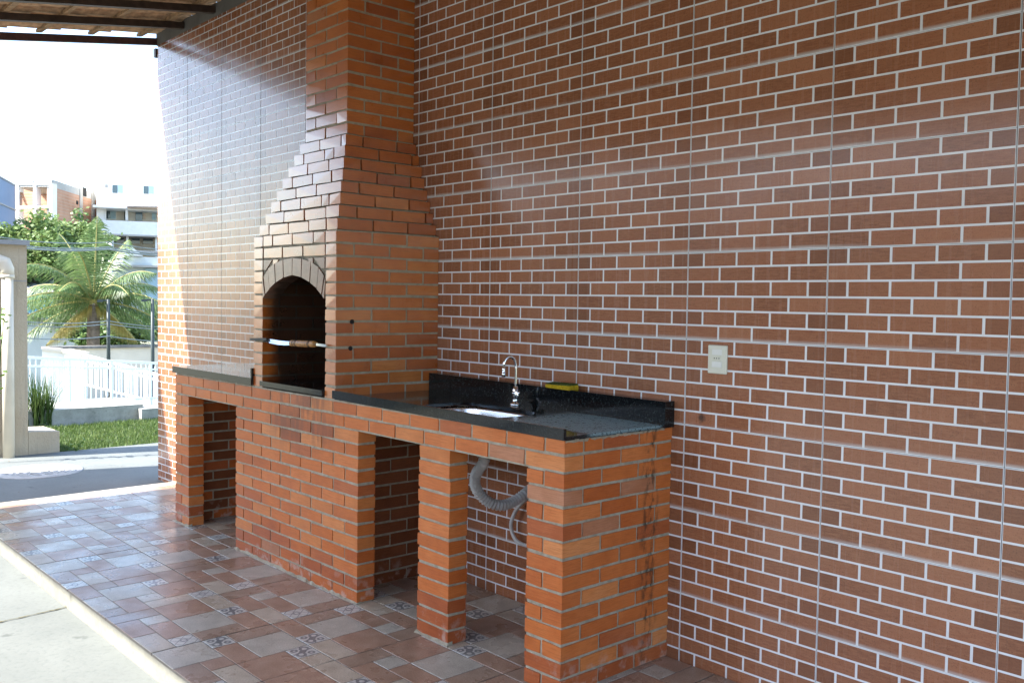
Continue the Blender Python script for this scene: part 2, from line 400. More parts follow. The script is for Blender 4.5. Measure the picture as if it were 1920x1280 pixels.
# ---------------------------------------------------------------- terrain, yard, lawn
def ground_z(x):
    pts = [(60, -.30), (-9.6, -.30), (-11, -.75), (-20, -1.12), (-26, -1.7), (-40, -3.0), (-700, -4.0)]
    for (x0, z0), (x1, z1) in zip(pts, pts[1:]):
        if x1 <= x <= x0: return z0 + (z1 - z0) * (x0 - x) / (x0 - x1)
    return -.3
mb = MB(); xs = [500, 60, 0, -9.6, -11, -14, -20, -26, -33, -40, -60, -100, -200, -700]; ys = [-600, -100, -30, -10, 0, 10, 30, 60, 100, 250, 700]
vs_ = [(x, y, ground_z(x) if x < 60 else -.3) for x in xs for y in ys]
n = len(ys); mb.add(vs_, [(i*n+j, i*n+j+1, (i+1)*n+j+1, (i+1)*n+j) for i in range(len(xs)-1) for j in range(n-1)])
M['earth'] = concrete_mat('pale_earth', (.13, .13, .08), (.22, .21, .14), .6)
tag(mb.build('ground', M['earth']), kind='structure')
YZ = -0.09
mb = MB(); mb.box(-7.45, 9, -12.6, -1.49, -.28, YZ); mb.box(-7.45, -5.05, -1.49, 6, -.28, YZ)
yard = tag(mb.build('yard_paving', M['yard']), kind='structure')
# expansion joint with moss in the yard
mb = MB(); a = onz(-60, 1180, YZ); b = onz(128, 1138, YZ); k = 26; d = (b - a); s_ = Vector((-d.y, d.x, 0)).normalized()
top = []; bot = []
for i in range(k + 1):
    p = a + d * (i / k) + s_ * rnd.uniform(-.003, .003); h = rnd.uniform(.002, .007)
    top.append(p + s_ * h + Vector((0,0,.004))); bot.append(p - s_ * h + Vector((0,0,.004)))
mb.add(top + bot, [(i, i+1, k+2+i, k+1+i) for i in range(k)]); mb.build('expansion_joint', M['moss'], yard)
mb = MB()
for i in range(150):
    p = Vector((rnd.uniform(-7.2, -.6), rnd.uniform(-3.0, -1.55), YZ + .004)) if i % 3 else Vector((rnd.uniform(-7.2, -5.2), rnd.uniform(-1.5, .6), YZ + .004))
    a = rnd.uniform(0, 6.28); r_ = rnd.uniform(.003, .016); mb.add([p + Vector((math.cos(a + q)*r_*rnd.uniform(.4, 1), math.sin(a + q)*r_*rnd.uniform(.3, .7), rnd.uniform(0, .003))) for q in (0, 1.3, 2.9, 4.4)], [(0, 1, 2, 3)])
M['litter'] = plain('dry_leaf_litter', (.14, .11, .07), .9, .5, 40)
tag(mb.build('leaf_litter', M['litter']), 'scattered dry leaf crumbs on the pale yard paving', 'litter', kind='stuff')
# floor slab
FX0, FX1, FY0 = -5.05, 4.0, -1.49
slab = tag(box_obj('patio_floor', (FX0, FX1, FY0 + .002, .02, -.27, -.011), M['riser']), kind='structure')
PRINT = [floor_print('floor_grey', (.31, .285, .235), (.40, .37, .31), (.48, .45, .385)),
         floor_print('floor_rust', (.25, .150, .100), (.32, .202, .140), (.385, .262, .192)),
         floor_print('floor_brown', (.225, .150, .104), (.29, .205, .148), (.35, .262, .198)),
         floor_print('floor_sand', (.33, .275, .205), (.42, .36, .28), (.50, .45, .37)),
         decor_mat('lattice'), decor_mat('scroll')]
M['fgroove'] = plain('floor_groove', (.12, .105, .09), .6, .3)
LAY = [  # x, y, w, h in tenths of a tile edge (5 x 5 cells), material
 [(0,0,2,1,1),(2,0,1,1,5),(3,0,2,1,3),(0,1,1,2,2),(1,1,2,2,0),(3,1,2,2,1),(0,3,1,1,4),(1,3,2,1,1),(3,3,1,1,0),(4,3,1,2,2),(0,4,2,1,3),(2,4,2,1,1)],
 [(0,0,1,1,4),(1,0,2,2,1),(3,0,2,1,2),(0,1,1,2,3),(3,1,1,1,5),(4,1,1,2,1),(1,2,1,1,0),(2,2,2,2,0),(0,3,2,1,1),(4,3,1,1,2),(0,4,1,1,2),(1,4,2,1,3),(3,4,2,1,1)],
 [(0,0,2,2,0),(2,0,2,1,2),(4,0,1,1,4),(2,1,1,1,1),(3,1,2,1,3),(0,2,1,1,5),(1,2,2,1,1),(3,2,2,2,1),(0,3,1,2,2),(1,3,2,2,0),(3,4,1,1,5),(4,4,1,1,3)],
]
TX, TY = .503, .495
def floor_tile_mesh(lay, idx):
    me = bpy.data.meshes.new('floor_tile_%d' % idx); V = []; Fc = []; MI = []; UV = []
    def quadbox(x0, x1, y0, y1, z0, z1, mi):
        n = len(V); V.extend([(x0,y0,z0),(x1,y0,z0),(x1,y1,z0),(x0,y1,z0),(x0+.001,y0+.001,z1),(x1-.001,y0+.001,z1),(x1-.001,y1-.001,z1),(x0+.001,y1-.001,z1)])
        for f in [(4,5,6,7),(0,1,5,4),(1,2,6,5),(2,3,7,6),(3,0,4,7)]:
            Fc.append(tuple(i+n for i in f)); MI.append(mi); UV.append([(0,0),(1,0),(1,1),(0,1)])
    g = .002
    quadbox(g, TX-g, g, TY-g, -.012, -.0016, 6)
    for x, y, w_, h_, m in lay:
        e = .0022
        quadbox(max(g+.0006, x*TX/5+e), min(TX-g-.0006, (x+w_)*TX/5-e), max(g+.0006, y*TY/5+e), min(TY-g-.0006, (y+h_)*TY/5-e), -.0017, 0, m)
    c = (TX/2, TY/2)
    me.from_pydata([(a-c[0], b-c[1], z) for a, b, z in V], [], Fc)
    for m in PRINT + [M['fgroove']]: me.materials.append(m)
    me.polygons.foreach_set('material_index', MI)
    ul = me.uv_layers.new(name='UVMap'); k = 0
    for uvs in UV:
        for q in uvs: ul.data[k].uv = q; k += 1
    return me
FT = [floor_tile_mesh(l, i) for i, l in enumerate(LAY)]
x = -2.408 - TX * 5
while x < FX1:
    for j in range(3):
        y = FY0 + TY * j
        o = link('floor_tile', FT[rnd.randrange(3)], None, slab)
        r_ = rnd.choice([0, math.pi]); cx = x + TX/2
        o.rotation_euler.z = r_; o.location = (cx, y + TY/2, rnd.uniform(-.0006, .0006))
    x += TX
# the narrow cut tiles at the far edge
mb = MB(); 
for j in range(3): mb.box(FX0, -2.408 - TX*5 - .003, FY0 + TY*j + .001, FY0 + TY*(j+1) - .001, -.012, 0)
mb.build('edge_tile_strip', PRINT[3], slab)

# ---------------------------------------------------------------- tiled wall
WX0, WX1, WZ1 = -TW*10 - .015, TW*5, 3.276
wall = empty('tile_wall', (0, 0, 0), 'tall wall clad in glossy brown brick-print tiles with white joints', 'wall')
box_obj('wall_body', (WX0, WX1, .008, .22, -.27, WZ1 + .0), M['joint'], wall)
GV, GH = .0088, .0070
def zr(r): return ZF + r * RH
def tile_bricks(i, j):
    """rectangles (x0,x1,z0,z1) of the printed bricks of tile column i, tile row j"""
    out = []
    for k in range(6):
        r = j*6 + k; odd = r % 2
        if r >= 24: odd = 1 - odd
        xs_ = [0, 1, 2, 3, 4] if not odd else [0, .5, 1.5, 2.5, 3.5, 4]
        for a, b in zip(xs_, xs_[1:]):
            x0 = i*TW + a*BW + (GV/2 if a > 0 else .0034); x1 = i*TW + b*BW - (GV/2 if b < 4 else .0034)
            z0 = zr(r) + GH/2; z1 = zr(r+1) - GH/2
            if x1 - x0 > .005: out.append((x0, x1, z0, z1))
    return out
cand = []; tiles = {}
for i in range(-10, 5):
    for j in range(-5, 7):
        z0 = max(zr(j*6), -.13 if i <= -10 else (-.13 if i*TW < FX0 else -.006)); z1 = min(zr(j*6+6), WZ1)
        if z1 - z0 < .02: continue
        o = MB().box(i*TW + .0014, (i+1)*TW - .0014, 0, .0085, z0 + .0007, z1 - .0007).build('wall_tile', M['tgrout'], wall, origin=(i*TW + TW/2, 0, (z0+z1)/2))
        tiles[i, j] = o
        for (a, b, c, d_) in tile_bricks(i, j):
            c = max(c, z0 + .001); d_ = min(d_, z1 - .001)
            if d_ - c < .004: continue
            ctr = Vector(((a+b)/2, 0, (c+d_)/2)); loc = ROT.transposed() @ (ctr - CAM)
            u = 960 - F*loc.x/loc.z; v = 640 + F*loc.y/loc.z
            hid = not (0 < u < 1920 and 0 < v < 1280) or (560 < u < 790) or (ctr.z < .9 and ctr.x < -.66)
            cand.append((0 if hid else (b-a)*(d_-c)/loc.z**2, (a, b, c, d_), (i, j)))
cand.sort(key=lambda q: -q[0])
BCACHE = {}
def brick_plate(w_, h_):
    key = (round(w_, 4), round(h_, 4))
    if key not in BCACHE:
        BCACHE[key] = MB().box(-w_/2, w_/2, -.0011, .001, -h_/2, h_/2).build('tmp', M['tbrick']); ob = BCACHE[key]
        me = ob.data; me.name = 'printed_brick'; bpy.data.objects.remove(ob); BCACHE[key] = me
    return BCACHE[key]
rest = MB()
for q, (area, (a, b, c, d_), key) in enumerate(cand):
    if q < 300:
        o = link('brick', brick_plate(b-a, d_-c), None, tiles[key]); t_ = tiles[key].location
        o.location = ((a+b)/2 - t_.x, 0 - t_.y, (c+d_)/2 - t_.z)
    else: rest.box(a, b, -.0011, .001, c, d_)
tag(rest.build('printed_bricks', M['tbrick'], wall), kind='stuff')
# plaster strip over the tiles under the rafters
box_obj('plaster_band', (WX0, WX1, -.004, .2, WZ1, WZ1 + .09), M['plaster'], wall)

box_obj('corner_clip', (WX0 - .035, WX0 + .004, -.012, .03, 3.19, 3.255), M['wood'], wall)

# ---------------------------------------------------------------- brick barbecue
CH = .0595; BH = .0490; G = .0102; D = .092; FR = -.585
BX0, BX1 = -3.880, -.622                # whole counter
bbq = empty('brick_barbecue', (-2.2, -.3, 0), 'orange brick barbecue with arched oven, stepped chimney and open counter bays', 'barbecue')
parts = {}; bricks = []
def part(name, boxes, mat='mortar', parent=None):
    mb = MB()
    for b in boxes: mb.box(*b)
    return mb.build(name, M[mat], parent or bbq)
def pick(z, x=0, y=0):
    r = rnd.random()
    if z < .07 and r < .65: return 'b3'
    if z < .14 and r < .35: return 'b3'
    if r < .54: return 'b0'
    if r < .80: return 'b1'
    if r < .93: return 'b2'
    if r < .97: return 'b4'
    return 'b3'
def lay(par, x0, x1, y0, y1, z, vis=True, mat=None, h=BH):
    if x1 - x0 < .012 or y1 - y0 < .012: return
    m_ = mat or pick(z)
    if par.name.split('.')[0] in ('oven', 'hood', 'chimney_stack'): m_ = 'v' + m_[1]
    bricks.append((par, (x0, x1, y0, y1, z, z + h), vis, m_))
def run(a, b, half, pitch=.198):
    """split a run of masonry into bricks: list of (start, end)"""
    out = []; p = a; first = True
    while p < b - .012:
        L = (pitch - G) if not (first and half) else (pitch/2 - G)
        e = min(p + L, b)
        if b - e < .035: e = b
        out.append((p, e)); p = e + G; first = False
    return out
I = .0040                                # mortar set back from the brick faces
def zc(k): return .003 + k * CH
# ---- base: rows 0..12 of each support
ZT = zc(13) - .0075
endw = part('end_wall', [(-.802+I, BX1-I, FR+I, -.001, .0, zc(15)-.004)])
midp = part('pier', [(-1.441+I, -1.241-I, FR+I, FR+D-I, 0, ZT)])
base = part('firebox_wall', [(-3.080+I, -1.890-I, FR+I, FR+D-I, 0, ZT), (-2.86, -2.062-I, FR+D-.02, -.001, 0, zc(15)-.004), ])
left = part('pier', [(BX0+I, -3.690-I, FR+I, FR+D-I, 0, ZT), (BX0+I+.001, -3.79-I, FR+D-.01, -.001, 0, zc(15)-.006)])
lint = part('lintel', [(BX0+I, -.802+I, FR+I, FR+D-I, ZT, zc(15)-.004)])
for k in range(13):
    z = zc(k); p = k % 2
    # mid pier: one stretcher per course
    j = rnd.uniform(-.003, .003)
    lay(midp, -1.441+j, -1.241+rnd.uniform(-.002,.002), FR, FR+D, z)
    # end wall: front + end face
    if p: # full stretcher on the front
        lay(endw, -.802, BX1, FR, FR+D, z)
        for a, b in run(FR+D+G, -.002, False): lay(endw, BX1-D, BX1, a, b, z)
    else:
        lay(endw, -.802, BX1-D-G, FR, FR+D, z)
        for a, b in run(FR, -.002, False): lay(endw, BX1-D, BX1, a, b, z)
    for a, b in run(FR+D+G, -.002, p): lay(endw, -.802, -.802+.08, a, b, z, False)
    # left pier
    if p: lay(left, BX0, -3.690, FR, FR+D, z)
    else: lay(left, BX0, BX0+D-.004, FR, FR+D, z); lay(left, BX0+D+.004, -3.690, FR, FR+D, z)
    for a, b in run(FR+D+G, -.002, not p): lay(left, BX0, -3.79, a, b, z, True, rnd.choice(['b1', 'b3', 'b5']))  # deeper bricks paint in the left bay's shade
    # firebox front and its right return
    for a, b in run(-3.080, -1.890, p == 1):
        x0, x1 = a, b
        mt = None
        if k in (11, 12) and -2.75 < (a+b)/2 < -2.1 and rnd.random() < .6: mt = 'b3'
        if k == 10 and abs((a+b)/2 + 2.54) < .10: mt = 'b2'
        if k == 10 and abs((a+b)/2 + 2.34) < .10: mt = 'b3'
        lay(base, x0 + rnd.uniform(-.001,.001), x1, FR, FR+D, z, True, mt)
    for a, b in run(FR+D+G, -.002, p == 0): lay(base, -2.155, -2.062, a, b, z, True, 'b5')  # dark brick paints in the bay's shade
for k in (13, 14):
    z = zc(k); p = k % 2
    xe = BX1 - (0 if p else D + G)
    for a, b in run(BX0, xe if p else BX1, p == 1):
        if not p and b > BX1 - .02: b = BX1
        lay(lint, a, b, FR, FR+D, z)
    for a, b in run(FR+D+G, -.002, False if p else True): lay(endw, BX1-D, BX1, a, b, z)
    for a, b in run(FR+D+G, -.002, p): lay(base, -2.155, -2.062, a, b, z, False)
    for a, b in run(FR+D+G, -.002, p): lay(left, BX0, -3.79, a, b, z, False)
def fillet(par, x0, x1, y):
    mb = MB(); n = max(6, int((x1-x0)/.03)); V = []
    for i in range(n+1):
        x = x0 + (x1-x0)*i/n; e = rnd.uniform(.004, .018); h = rnd.uniform(.004, .016)
        V += [(x, y + .02, h + .004), (x, y - .001, h), (x, y - e, .0012), (x, y + .02, -.003)]
    mb.add(V, [(4*i+q, 4*i+(q+1) % 4, 4*i+4+(q+1) % 4, 4*i+4+q) for i in range(n) for q in range(4)] + [(0, 3, 2, 1), (4*n, 4*n+1, 4*n+2, 4*n+3)])
    mb.build('mortar_fillet', M['mortar'], par)
fillet(base, -3.085, -1.885, FR); fillet(left, BX0 - .005, -3.685, FR); fillet(midp, -1.446, -1.236, FR)
# ---- oven
OX0, OX1, MX0, MX1 = -2.875, -2.080, -2.785, -2.172
def zo(k): return .8955 + k * CH
oven = part('oven', [(OX0+I, MX0-I, FR+I, -.001, zo(0)-.004, zo(12.9)), (MX1+I, OX1-I, FR+I, -.001, zo(0)-.004, zo(12.9)),
                     (MX0-.02, MX1+.02, -.10, -.001, zo(0), zo(12.9)), (MX0-.02, MX1+.02, FR+I, -.02, 1.60, zo(12.9))])
cx = (MX0 + MX1) / 2
HW = (MX1 - MX0) / 2
def arch_out(x):                        # outer edge of the brick ring
    t = min(1, abs(x - cx) / HW); return 1.425 + .122 * math.sqrt(max(0, 1 - t*t))
def arch_in(x):
    t = min(1, abs(x - cx) / (HW - .006)); return 1.342 + .120 * (1 - t**1.7)**.80
arch = None
mbk = MB(); N = 10
def clampx(x): return max(MX0 + .002, min(MX1 - .002, x))
arch_bricks = []
for i in range(N):
    t0, t1 = -1 + 2*i/N, -1 + 2*(i+1)/N
    gi, go = .003, .0035
    xi0, xi1 = cx + .298*math.sin(t0*1.45)/math.sin(1.45) + gi, cx + .298*math.sin(t1*1.45)/math.sin(1.45) - gi
    xo0, xo1 = clampx(cx + .325*math.sin(t0*1.40)/math.sin(1.40) + go), clampx(cx + .325*math.sin(t1*1.40)/math.sin(1.40) - go)
    poly = [(xi0, arch_in(xi0)), (xi1, arch_in(xi1)), (xo1, arch_out(xo1) - .004), (xo0, arch_out(xo0) - .004)]
    arch_bricks.append(poly)
am = MB(); seg = 24                     # mortar ring behind the voussoirs
for i in range(seg):
    xa, xb = MX0 + (MX1-MX0)*i/seg, MX0 + (MX1-MX0)*(i+1)/seg
    y0, y1 = FR + .006, FR + D
    am.hexa([(xa,y0,arch_in(xa)+.003),(xb,y0,arch_in(xb)+.003),(xb,y1,arch_in(xb)+.003),(xa,y1,arch_in(xa)+.003),(xa,y0,1.61),(xb,y0,1.61),(xb,y1,1.61),(xa,y1,1.61)])
arch = am.build('arch', M['mortar'], bbq)
for poly in arch_bricks:
    mb = MB(); y0, y1 = FR - rnd.uniform(0, .003), FR + D - .004
    mb.prism([(x, y0, z) for x, z in poly], (0, y1 - y0, 0))
    c = Vector((sum(p[0] for p in poly)/4, FR + D/2, sum(p[1] for p in poly)/4))
    mb.build('brick', M['v6'], arch, origin=c)
for k in range(13):
    z = zo(k); p = (k + 1) % 2
    # jamb / side bricks
    for (xa, xb, vis) in ((OX1 - D, OX1, True), (OX0, OX0 + D, False)):
        rs = run(FR, -.003, p == 0)
        for q, (a, b) in enumerate(rs):
            lay(oven, xa + (0.002 if q == 0 and xa > -2.5 else 0), xb, a, b, z, vis or q == 0)
    if k >= 8:
        segs = [(a, b) for a, b in run(OX0 + D + G, OX1 - D - G, p == 1)]
        for a, b in segs:
            if k >= 11: lay(oven, a, b, FR, FR + D, z); continue
            # cut along the arch ring
            zl, zh = z, z + BH
            xs_ = [a + (b-a)*i/24 for i in range(25)]
            ok = [x for x in xs_ if arch_out(x) + .006 < zh]
            if not ok: continue
            lo, hi = min(ok), max(ok)
            if hi - lo < .02: continue
            def cut(zv):                # part of [lo,hi] outside the ring at a height
                okk = [x for x in xs_ if arch_out(x) + .006 <= zv or not (MX0 < x < MX1)]
                return (min(okk), max(okk)) if okk else None
            cb = cut(zl)
            if cb is None:
                m_ = lo if abs(lo-cx) > abs(hi-cx) else hi; cb = (m_ - .004, m_ + .004) if m_ == lo else (m_ - .008, m_)
            y0, y1 = FR, FR + D
            mb = MB(); mb.hexa([(cb[0],y0,zl),(cb[1],y0,zl),(cb[1],y1,zl),(cb[0],y1,zl),(lo,y0,zh),(hi,y0,zh),(hi,y1,zh),(lo,y1,zh)])
            mb.build('brick', M[rnd.choice(['v4', 'v6', 'v6'])], oven, origin=((lo+hi)/2, FR, z))
# lining of the fire chamber
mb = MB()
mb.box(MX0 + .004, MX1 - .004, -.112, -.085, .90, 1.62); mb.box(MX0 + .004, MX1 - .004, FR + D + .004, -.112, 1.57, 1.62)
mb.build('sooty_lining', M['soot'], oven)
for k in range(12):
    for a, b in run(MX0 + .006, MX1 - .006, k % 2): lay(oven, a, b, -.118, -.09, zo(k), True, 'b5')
# ---- hood and stack
hood = part('hood', [(OX0 + .185*t + .014, OX1 - .22*t - .014, FR + .19*t + .014, -.001, zo(13+i)-.010, zo(14+i)-.010) for i, t in [(i, (i+1)/9) for i in range(8)]])
SX0, SX1, SY0 = -2.690, -2.300, -.395
stack = part('chimney_stack', [(SX0+I, SX1-I, SY0+I, -.001, zo(21)-.012, 3.55)])
def ring_course(par, x0, x1, y0, z, p, vis=True):
    if p:
        for a, b in run(x0, x1, False): lay(par, a, b, y0, y0 + D, z, vis)
        for a, b in run(y0 + D + G, -.003, False): lay(par, x1 - D, x1, a, b, z, vis); lay(par, x0, x0 + D, a, b, z, False)
    else:
        for a, b in run(y0, -.003, False): lay(par, x1 - D, x1, a, b, z, vis); lay(par, x0, x0 + D, a, b, z, vis and a < y0 + .01)
        for a, b in run(x0 + D + G, x1 - D - G, False): lay(par, a, b, y0, y0 + D, z, vis)
for i in range(8):
    t = (i + 1) / 9
    ring_course(hood, OX0 + .185*t, OX1 - .22*t, FR + .19*t, zo(13+i), i % 2)
k = 21
while zo(k) < 3.50:
    ring_course(stack, SX0, SX1, SY0, zo(k), k % 2, zo(k) < 2.92); k += 1
# ---- the bricks: the 300 that show largest are objects, the rest one mesh
def hull_brick(dx, dy, dz, seed):
    r = random.Random(seed); pts = []
    for sx in (-1, 1):
        for sy in (-1, 1):
            for sz in (-1, 1):
                jx, jy, jz = (r.uniform(-.0009, .0009), r.uniform(-.0009, .0009), r.uniform(-.0022, .0022)); b = r.uniform(.0012, .0036)
                cxx, cyy, czz = sx*dx/2 + jx, sy*dy/2 + jy, sz*dz/2 + jz
                pts += [(cxx - sx*b, cyy, czz), (cxx, cyy - sy*b, czz), (cxx, cyy, czz - sz*b)]
    bm = bmesh.new(); vv = [bm.verts.new(p) for p in pts]
    bmesh.ops.convex_hull(bm, input=vv); me = bpy.data.meshes.new('brick_block'); bm.to_mesh(me); bm.free(); return me
HC = {}
def hb(dx, dy, dz):
    key = (round(dx, 3), round(dy, 3), round(dz, 3), rnd.randrange(4))
    if key not in HC: HC[key] = hull_brick(key[0], key[1], key[2], len(HC)); HC[key].materials.append(M['b0'])
    return HC[key]
scored = []
for par, (x0, x1, y0, y1, z0, z1), vis, mat in bricks:
    c = Vector(((x0+x1)/2, (y0+y1)/2, (z0+z1)/2)); l = ROT.transposed() @ (c - CAM)
    u = 960 - F*l.x/l.z; v = 640 + F*l.y/l.z
    on = vis and -30 < u < 1950 and -30 < v < 1310
    scored.append(((((x1-x0)*.75 + (y1-y0)*.66) * (z1-z0) / l.z**2) if on else 0, par, (x0, x1, y0, y1, z0, z1), mat, c))
scored.sort(key=lambda q: -q[0])
INF = MB(); BM = ['b0', 'b1', 'b2', 'b3', 'b4', 'b5', 'v0', 'v1', 'v2', 'v3', 'v4', 'v5']
nvis = 0
for q, (a, par, (x0, x1, y0, y1, z0, z1), mat, c) in enumerate(scored):
    me = hb(x1-x0, y1-y0, z1-z0)
    if q < 300 - 26:
        o = link('brick', me, M[mat], par)
        off = Vector(par.location); p = par.parent
        while p is not None: off += p.location; p = p.parent
        o.location = c - off + Vector((rnd.uniform(-.0012, .0012), rnd.uniform(-.0012, .0012), rnd.uniform(-.001, .001)))
        o.rotation_euler = (rnd.uniform(-.006, .006), rnd.uniform(-.006, .006), rnd.uniform(-.006, .006))
    else:
        if a > 0: nvis += 1
        INF.mi = BM.index(mat)
        INF.add([Vector(v.co) + c for v in me.vertices], [tuple(pg.vertices) for pg in me.polygons])
tag(INF.build('smaller_bricks', [M[b] for b in BM], bbq), kind='stuff')
print('bricks', len(bricks), 'visible in infill', nvis)
# spit holes in the oven's side
for (u, v) in ((660, 603), (657, 653)):
    p = onx(u, v, OX1)
    MB().lathe((OX1 - .006, p.y, p.z), [(.009, 0), (.011, .0075), (.005, .0078)], 12, (1, 0, 0)).build('spit_hole', M['dark'], oven)

# ---- granite
TILT = .0072
def tz(x): return -TILT * (x + 2.07)
def slab_with_hole(x0, x1, y0, y1, z0, z1, hx0, hx1, hy0, hy1, r):
    n = 64; inner = []; outer = []
    hcx, hcy = (hx0+hx1)/2, (hy0+hy1)/2; a, b = (hx1-hx0)/2, (hy1-hy0)/2
    for i in range(n):
        t = 2*math.pi*i/n; c, s = math.cos(t), math.sin(t); e = .5
        inner.append((hcx + a*math.copysign(abs(c)**e, c), hcy + b*math.copysign(abs(s)**e, s)))
    outer_c = [(x1, y1), (x0, y1), (x0, y0), (x1, y0)]
    for px, py in inner:
        dx, dy = px - hcx, py - hcy; ts = []
        if dx > 1e-9: ts.append((x1-hcx)/dx)
        if dx < -1e-9: ts.append((x0-hcx)/dx)
        if dy > 1e-9: ts.append((y1-hcy)/dy)
        if dy < -1e-9: ts.append((y0-hcy)/dy)
        t = min(ts); outer.append((hcx+dx*t, hcy+dy*t))
    for ccx, ccy in outer_c:             # snap nearest to the corners
        i = min(range(n), key=lambda i: (outer[i][0]-ccx)**2 + (outer[i][1]-ccy)**2); outer[i] = (ccx, ccy)
    V = [(x, y, z + tz(x)) for z in (z1, z0) for ring in (inner, outer) for x, y in ring]
    Fc = []
    for i in range(n):
        j = (i+1) % n
        Fc += [(i, n+i, n+j, j), (2*n+i, 2*n+j, 3*n+j, 3*n+i), (i, j, 2*n+j, 2*n+i), (n+i, 3*n+i, 3*n+j, n+j)]
    return V, Fc, inner
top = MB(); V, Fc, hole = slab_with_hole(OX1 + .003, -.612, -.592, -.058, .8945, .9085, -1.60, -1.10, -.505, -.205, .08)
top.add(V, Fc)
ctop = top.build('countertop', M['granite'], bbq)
x0, x1 = -2.075, -.606
def tbox(mb, x0, x1, y0, y1, z0, z1):
    mb.hexa([(x0,y0,z0+tz(x0)),(x1,y0,z0+tz(x1)),(x1,y1,z0+tz(x1)),(x0,y1,z0+tz(x0)),(x0,y0,z1+tz(x0)),(x1,y0,z1+tz(x1)),(x1,y1,z1+tz(x1)),(x0,y1,z1+tz(x0))]); return mb
tbox(MB(), x0, x1, -.606, -.5925, .9005, .9365).build('front_lip', M['granite'], ctop)
mb = MB(); tbox(mb, x0, -.612, -.0575, -.0015, .8945, .994); mb.build('backsplash', M['granite'], ctop)
# broken mortar bedding under the slab's free end
mb = MB(); k = 30
for i in range(k):
    y0 = -.58 + .53*i/k; y1 = y0 + .53/k + .002; e = rnd.uniform(.002, .012)
    mb.hexa([(-.64,y0,.868),(BX1+e*.25,y0,.872+rnd.uniform(0,.006)),(BX1+e*.25,y1,.872+rnd.uniform(0,.006)),(-.64,y1,.868),(-.64,y0,.8865),(BX1+e,y0,.8862),(BX1+e,y1,.8862),(-.64,y1,.8865)])
mb.build('mortar_bed', M['mortar'], ctop)
mb = MB(); tbox(mb, -2.06, -.63, FR + .002, FR + .06, .885, .9005); mb.build('bedding_joint', M['mortar'], ctop)
# steel bowl hung below the cut-out
mb = MB(); rings = []
for f_, z in ((1.03, .893), (1.0, .880), (.97, .80), (.90, .765), (.70, .748), (.12, .742)):
    rings.append([(-1.35 + (x + 1.35)*f_, -.355 + (y + .355)*f_, z + tz(-1.35)) for x, y in hole])
n = len(hole); V = [p for r in rings for p in r]
mb.add(V, [(i*n+k, i*n+(k+1) % n, (i+1)*n+(k+1) % n, (i+1)*n+k) for i in range(len(rings)-1) for k in range(n)] + [tuple(range((len(rings)-1)*n, len(rings)*n))], True)
bowl = mb.build('sink_bowl', M['steel'], ctop)
sol = bowl.modifiers.new('thickness', 'SOLIDIFY'); sol.thickness = .0012; sol.offset = 1
MB().lathe((-1.35, -.355, .7485), [(.030, 0), (.034, .003), (.020, .004), (.012, .002)], 20).build('drain', M['chrome'], ctop)
# left counter
lt = MB().box(-3.893, OX0 - .004, -.60, -.002, .8965, .9345).build('countertop', M['granite'], bbq)
box_obj('upstand', (OX0 - .0155, OX0 - .0035, -.597, -.01, .9345, .986), M['granite'], lt)
mb = MB().box(BX0 + .004, OX0 - .006, FR + .003, -.06, .888, .8965); mb.build('bedding_joint', M['mortar'], lt)
# oven ledge
box_obj('oven_ledge', (MX0 + .002, MX1 - .002, -.600, -.11, .902, .928), M['granite'], bbq)

# ---------------------------------------------------------------- things on and under the counter
# tap
fx, fy, fz = -1.378, -.118, .9085 + tz(-1.378)
tap = empty('sink_tap', (fx, fy, fz), 'chrome gooseneck tap with a lobed knob beside the sink', 'tap')
MB().lathe((fx, fy, fz), [(.024, 0), (.025, .004), (.021, .009), (.013, .012), (.012, .03), (.014, .034), (.014, .066), (.011, .072), (.008, .082)], 20).build('body', M['chrome'], tap)
pts = []
for i in range(8): pts.append((fx, fy + .002*math.sin(i/8), fz + .078 + .09*i/7))
for i in range(1, 13):
    t = math.pi * i / 12; pts.append((fx - .012*(1-math.cos(t))/2, fy - .030*(1-math.cos(t)), fz + .168 + .042*math.sin(t)))
MB().tube(pts, .0062, 12).build('neck', M['chrome'], tap)
p = Vector(pts[-1]); MB().lathe(p + Vector((0, 0, -.045)), [(.0085, 0), (.0085, .018), (.0065, .020), (.0075, .030), (.0072, .046)], 14).build('spout', M['chrome'], tap)
kd = Vector((.78, -.62, .05)).normalized(); kc = Vector((fx, fy, fz + .050))
MB().lathe(kc, [(.008, .008), (.008, .024)], 12, kd).build('stem', M['chrome'], tap)
mb = MB(); q = Vector((0,0,1)).rotation_difference(kd); n = 40
prof = [[(.013 + .0026*math.cos(5*2*math.pi*i/n), 2*math.pi*i/n) for i in range(n)]]
ring = lambda s, z: [kc + q @ Vector((s*(.016 + .003*math.cos(5*2*math.pi*i/n))*math.cos(2*math.pi*i/n), s*(.016 + .003*math.cos(5*2*math.pi*i/n))*math.sin(2*math.pi*i/n), z)) for i in range(n)]
L_ = [ring(.8, .020), ring(1, .024), ring(1, .033), ring(.8, .037), ring(.35, .0375)]
mb.add([v for r in L_ for v in r], [(i*n+k, i*n+(k+1) % n, (i+1)*n+(k+1) % n, (i+1)*n+k) for i in range(4) for k in range(n)] + [tuple(range(n))[::-1], tuple(range(4*n, 5*n))], True)
mb.build('knob', M['chrome'], tap)
